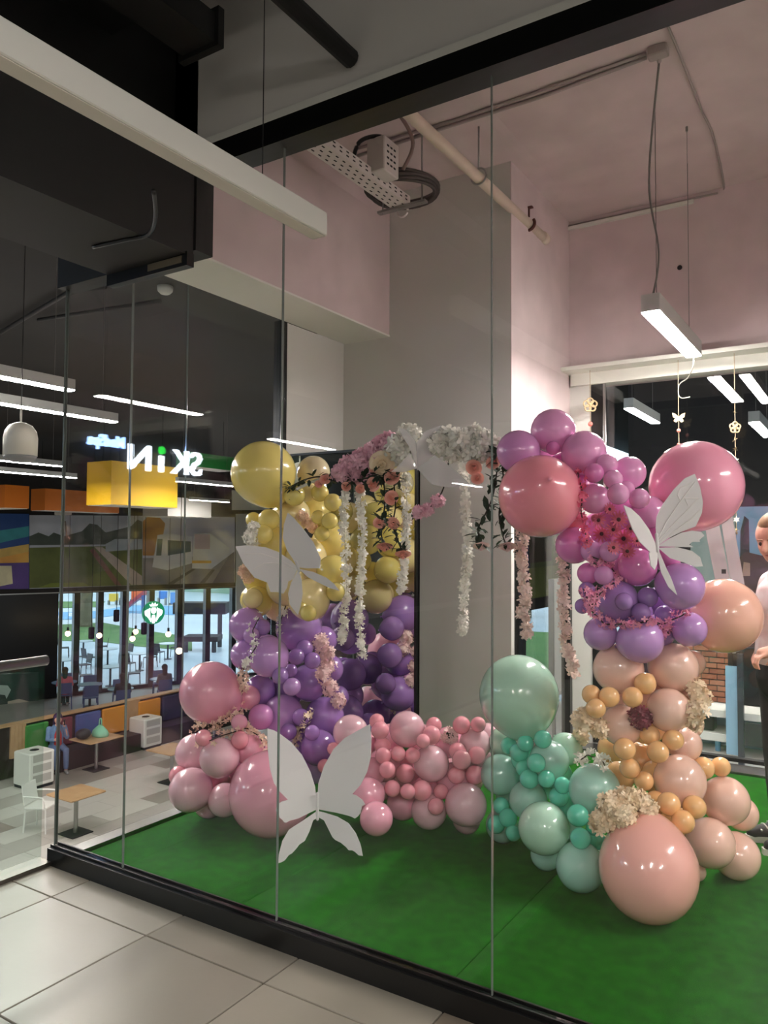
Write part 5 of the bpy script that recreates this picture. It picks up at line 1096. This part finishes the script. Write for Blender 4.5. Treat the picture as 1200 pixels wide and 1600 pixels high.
for s_ in (-1,1):
    sh = MB().capsule([PP(0.035,0.085*s_,0.05),PP(-0.05,0.087*s_,0.048),PP(-0.14,0.09*s_,0.038)],[0.048,0.045,0.034],14); o = soft(sh, 'shoe', mat('shoe_black', (36,34,36), 0.6), t, 0.008, 4)
    so = MB().slab([PP(a,b_,0.0) for a, b_ in ((0.08,0.06*s_),(0.06,0.045*s_),(-0.1,0.048*s_),(-0.175,0.07*s_),(-0.18,0.1*s_),(-0.13,0.13*s_),(-0.04,0.128*s_),(0.07,0.12*s_))],(0,0,0.03)); build(so, 'sole', mat('sole_white', (216,212,206), 0.5), o)
    for k in range(3): build(MB().tube([PP(-0.05-0.03*k,0.055*s_,0.085-0.012*k),PP(-0.055-0.03*k,0.09*s_,0.096-0.012*k),PP(-0.05-0.03*k,0.122*s_,0.085-0.012*k)],0.005,5), 'lace', mat('sole_white', (216,212,206), 0.5), o)
hr = MB(); hr.ball(HP(-0.03,0,0.048),0.098,24,14); hr.ball(HP(-0.045,0,0.0),0.088,20,12); hr.ball(HP(-0.135,0,0.0),0.045,14,10); hr.ball(HP(0.005,0,0.075),0.07,16,10)
soft(hr, 'hair', M_hair, t, 0.008, 4)
for s_ in (-1,1):
    build(MB().ball(HP(0.083,0.032*s_,0.004),0.011,10,8), 'eye', mat('eye_dark', (60,44,40), 0.3), t, smooth=True); build(MB().capsule([HP(0.094,0.016*s_,0.026),HP(0.082,0.048*s_,0.026)],[0.004,0.003],6), 'eyebrow', M_hair, t, smooth=True)
build(MB().capsule([HP(0.08,-0.02,-0.055),HP(0.088,0,-0.055),HP(0.08,0.02,-0.055)],[0.005,0.007,0.005],8), 'mouth', mat('lips', (176,90,86), 0.5), t, smooth=True)

def seated(q, rz, label, top, legs, hair, skin=M_skin, phone=False, group=None, seat=0.45, vox=0.016):
    R_ = Matrix.Rotation(rz,3,'Z'); t = thing('person', label, 'person', q, group)
    P = lambda x, y, z: V(q)+R_@V((x,y,z+seat-0.45))       # faces -y
    b = MB(); b.capsule([P(0,0.05,0.55),P(0,0.06,0.8),P(0,0.03,0.98),P(0,-0.02,1.08)],[0.12,0.12,0.1,0.045],12); b.ball(P(0,-0.05,1.2),0.1,16,12,(0.8,0.92,1.12))
    b.capsule([P(0,-0.14,1.2),P(0,-0.16,1.17)],[0.012,0.015],6)
    for s_ in (-1,1): 
        hy = -0.25 if not (phone and s_ > 0) else -0.16; hz2 = 0.76 if not (phone and s_ > 0) else 1.1
        b.capsule([P(0.17*s_,0.05,0.97),P(0.22*s_,-0.03,0.74),P(0.1*s_,hy,hz2)],[0.05,0.042,0.028],10); b.ball(P(0.1*s_,hy-0.03,hz2+0.02),0.04,10,8,(0.6,1,1.1))
        b.capsule([P(0.09*s_,0.05,0.52),P(0.1*s_,-0.4,0.52),P(0.1*s_,-0.42,0.08)],[0.075,0.058,0.04],10)
    soft(b, 'body', skin, t, vox, 3)
    c = MB(); c.capsule([P(0,0.05,0.55),P(0,0.06,0.8),P(0,0.04,0.97)],[0.15,0.15,0.12],14)
    for s_ in (-1,1):
        hy = -0.2 if not (phone and s_ > 0) else -0.12; hz2 = 0.75 if not (phone and s_ > 0) else 1.02
        c.capsule([P(0.17*s_,0.05,0.97),P(0.22*s_,-0.03,0.74),P(0.12*s_,hy,hz2)],[0.07,0.06,0.045],12)
    soft(c, 'jacket', top, t, vox, 3)
    l = MB()
    for s_ in (-1,1): l.capsule([P(0.09*s_,0.06,0.53),P(0.1*s_,-0.4,0.53),P(0.1*s_,-0.42,0.14)],[0.1,0.075,0.058],12)
    soft(l, 'trousers', legs, t, vox, 3)
    for s_ in (-1,1): build(MB().capsule([P(0.1*s_,-0.4,0.05),P(0.1*s_,-0.55,0.04)],[0.045,0.038],10), 'shoe', mat('shoe_grey', (150,150,150), 0.6), t, smooth=True)
    h_ = MB(); h_.ball(P(0,-0.02,1.235),0.112,16,12,(0.92,0.95,1.0)); h_.capsule([P(0,0.05,1.2),P(0,0.09,1.0),P(0.02,0.1,0.86)],[0.09,0.08,0.05],12); soft(h_, 'hair', hair, t, vox, 3)
    return t, P
M_pu = mat('hair_purple', (70,44,82), 0.6); M_denim = mat('denim', (110,140,176), 0.8, var=0.1, scale=20); M_jean = mat('jeans', (96,118,156), 0.8, var=0.1, scale=20); M_sil = mat('dark_clothes', (48,50,56), 0.8); M_red = mat('red_top', (200,60,56), 0.7)
tw_, Pw = seated(V((BX-0.28,11.5,ZL)), math.radians(70), 'seated person with purple hair and denim jacket in the booth', M_denim, M_jean, M_pu, phone=True)
build(MB().capsule([Pw(0,-0.07,0.62),Pw(0,-0.085,0.85),Pw(0,-0.08,0.93)],[0.09,0.08,0.05],10), 'shirt', M_red, tw_, smooth=True); build(MB().cbox(Pw(0.1,-0.2,1.14),(0.03,0.03,0.13)), 'phone', M_blackgloss, tw_)
for i, (st, rz, lb, tp) in enumerate(((4,200,'seated person in dark clothes at the round tables inside the windows',M_sil),(6,160,'seated person in a grey top beside the bottle table inside the windows',mat('grey_top', (84,84,92), 0.8)),(0,90,'seated person in a pink top at the left round table inside the windows',mat('pink_top', (190,96,110), 0.8)))):
    q, rz = COURT_SEATS[st]; seated(q, rz, lb, tp, M_sil, mat('hair_dark', (34,28,26), 0.7), vox=0.03)
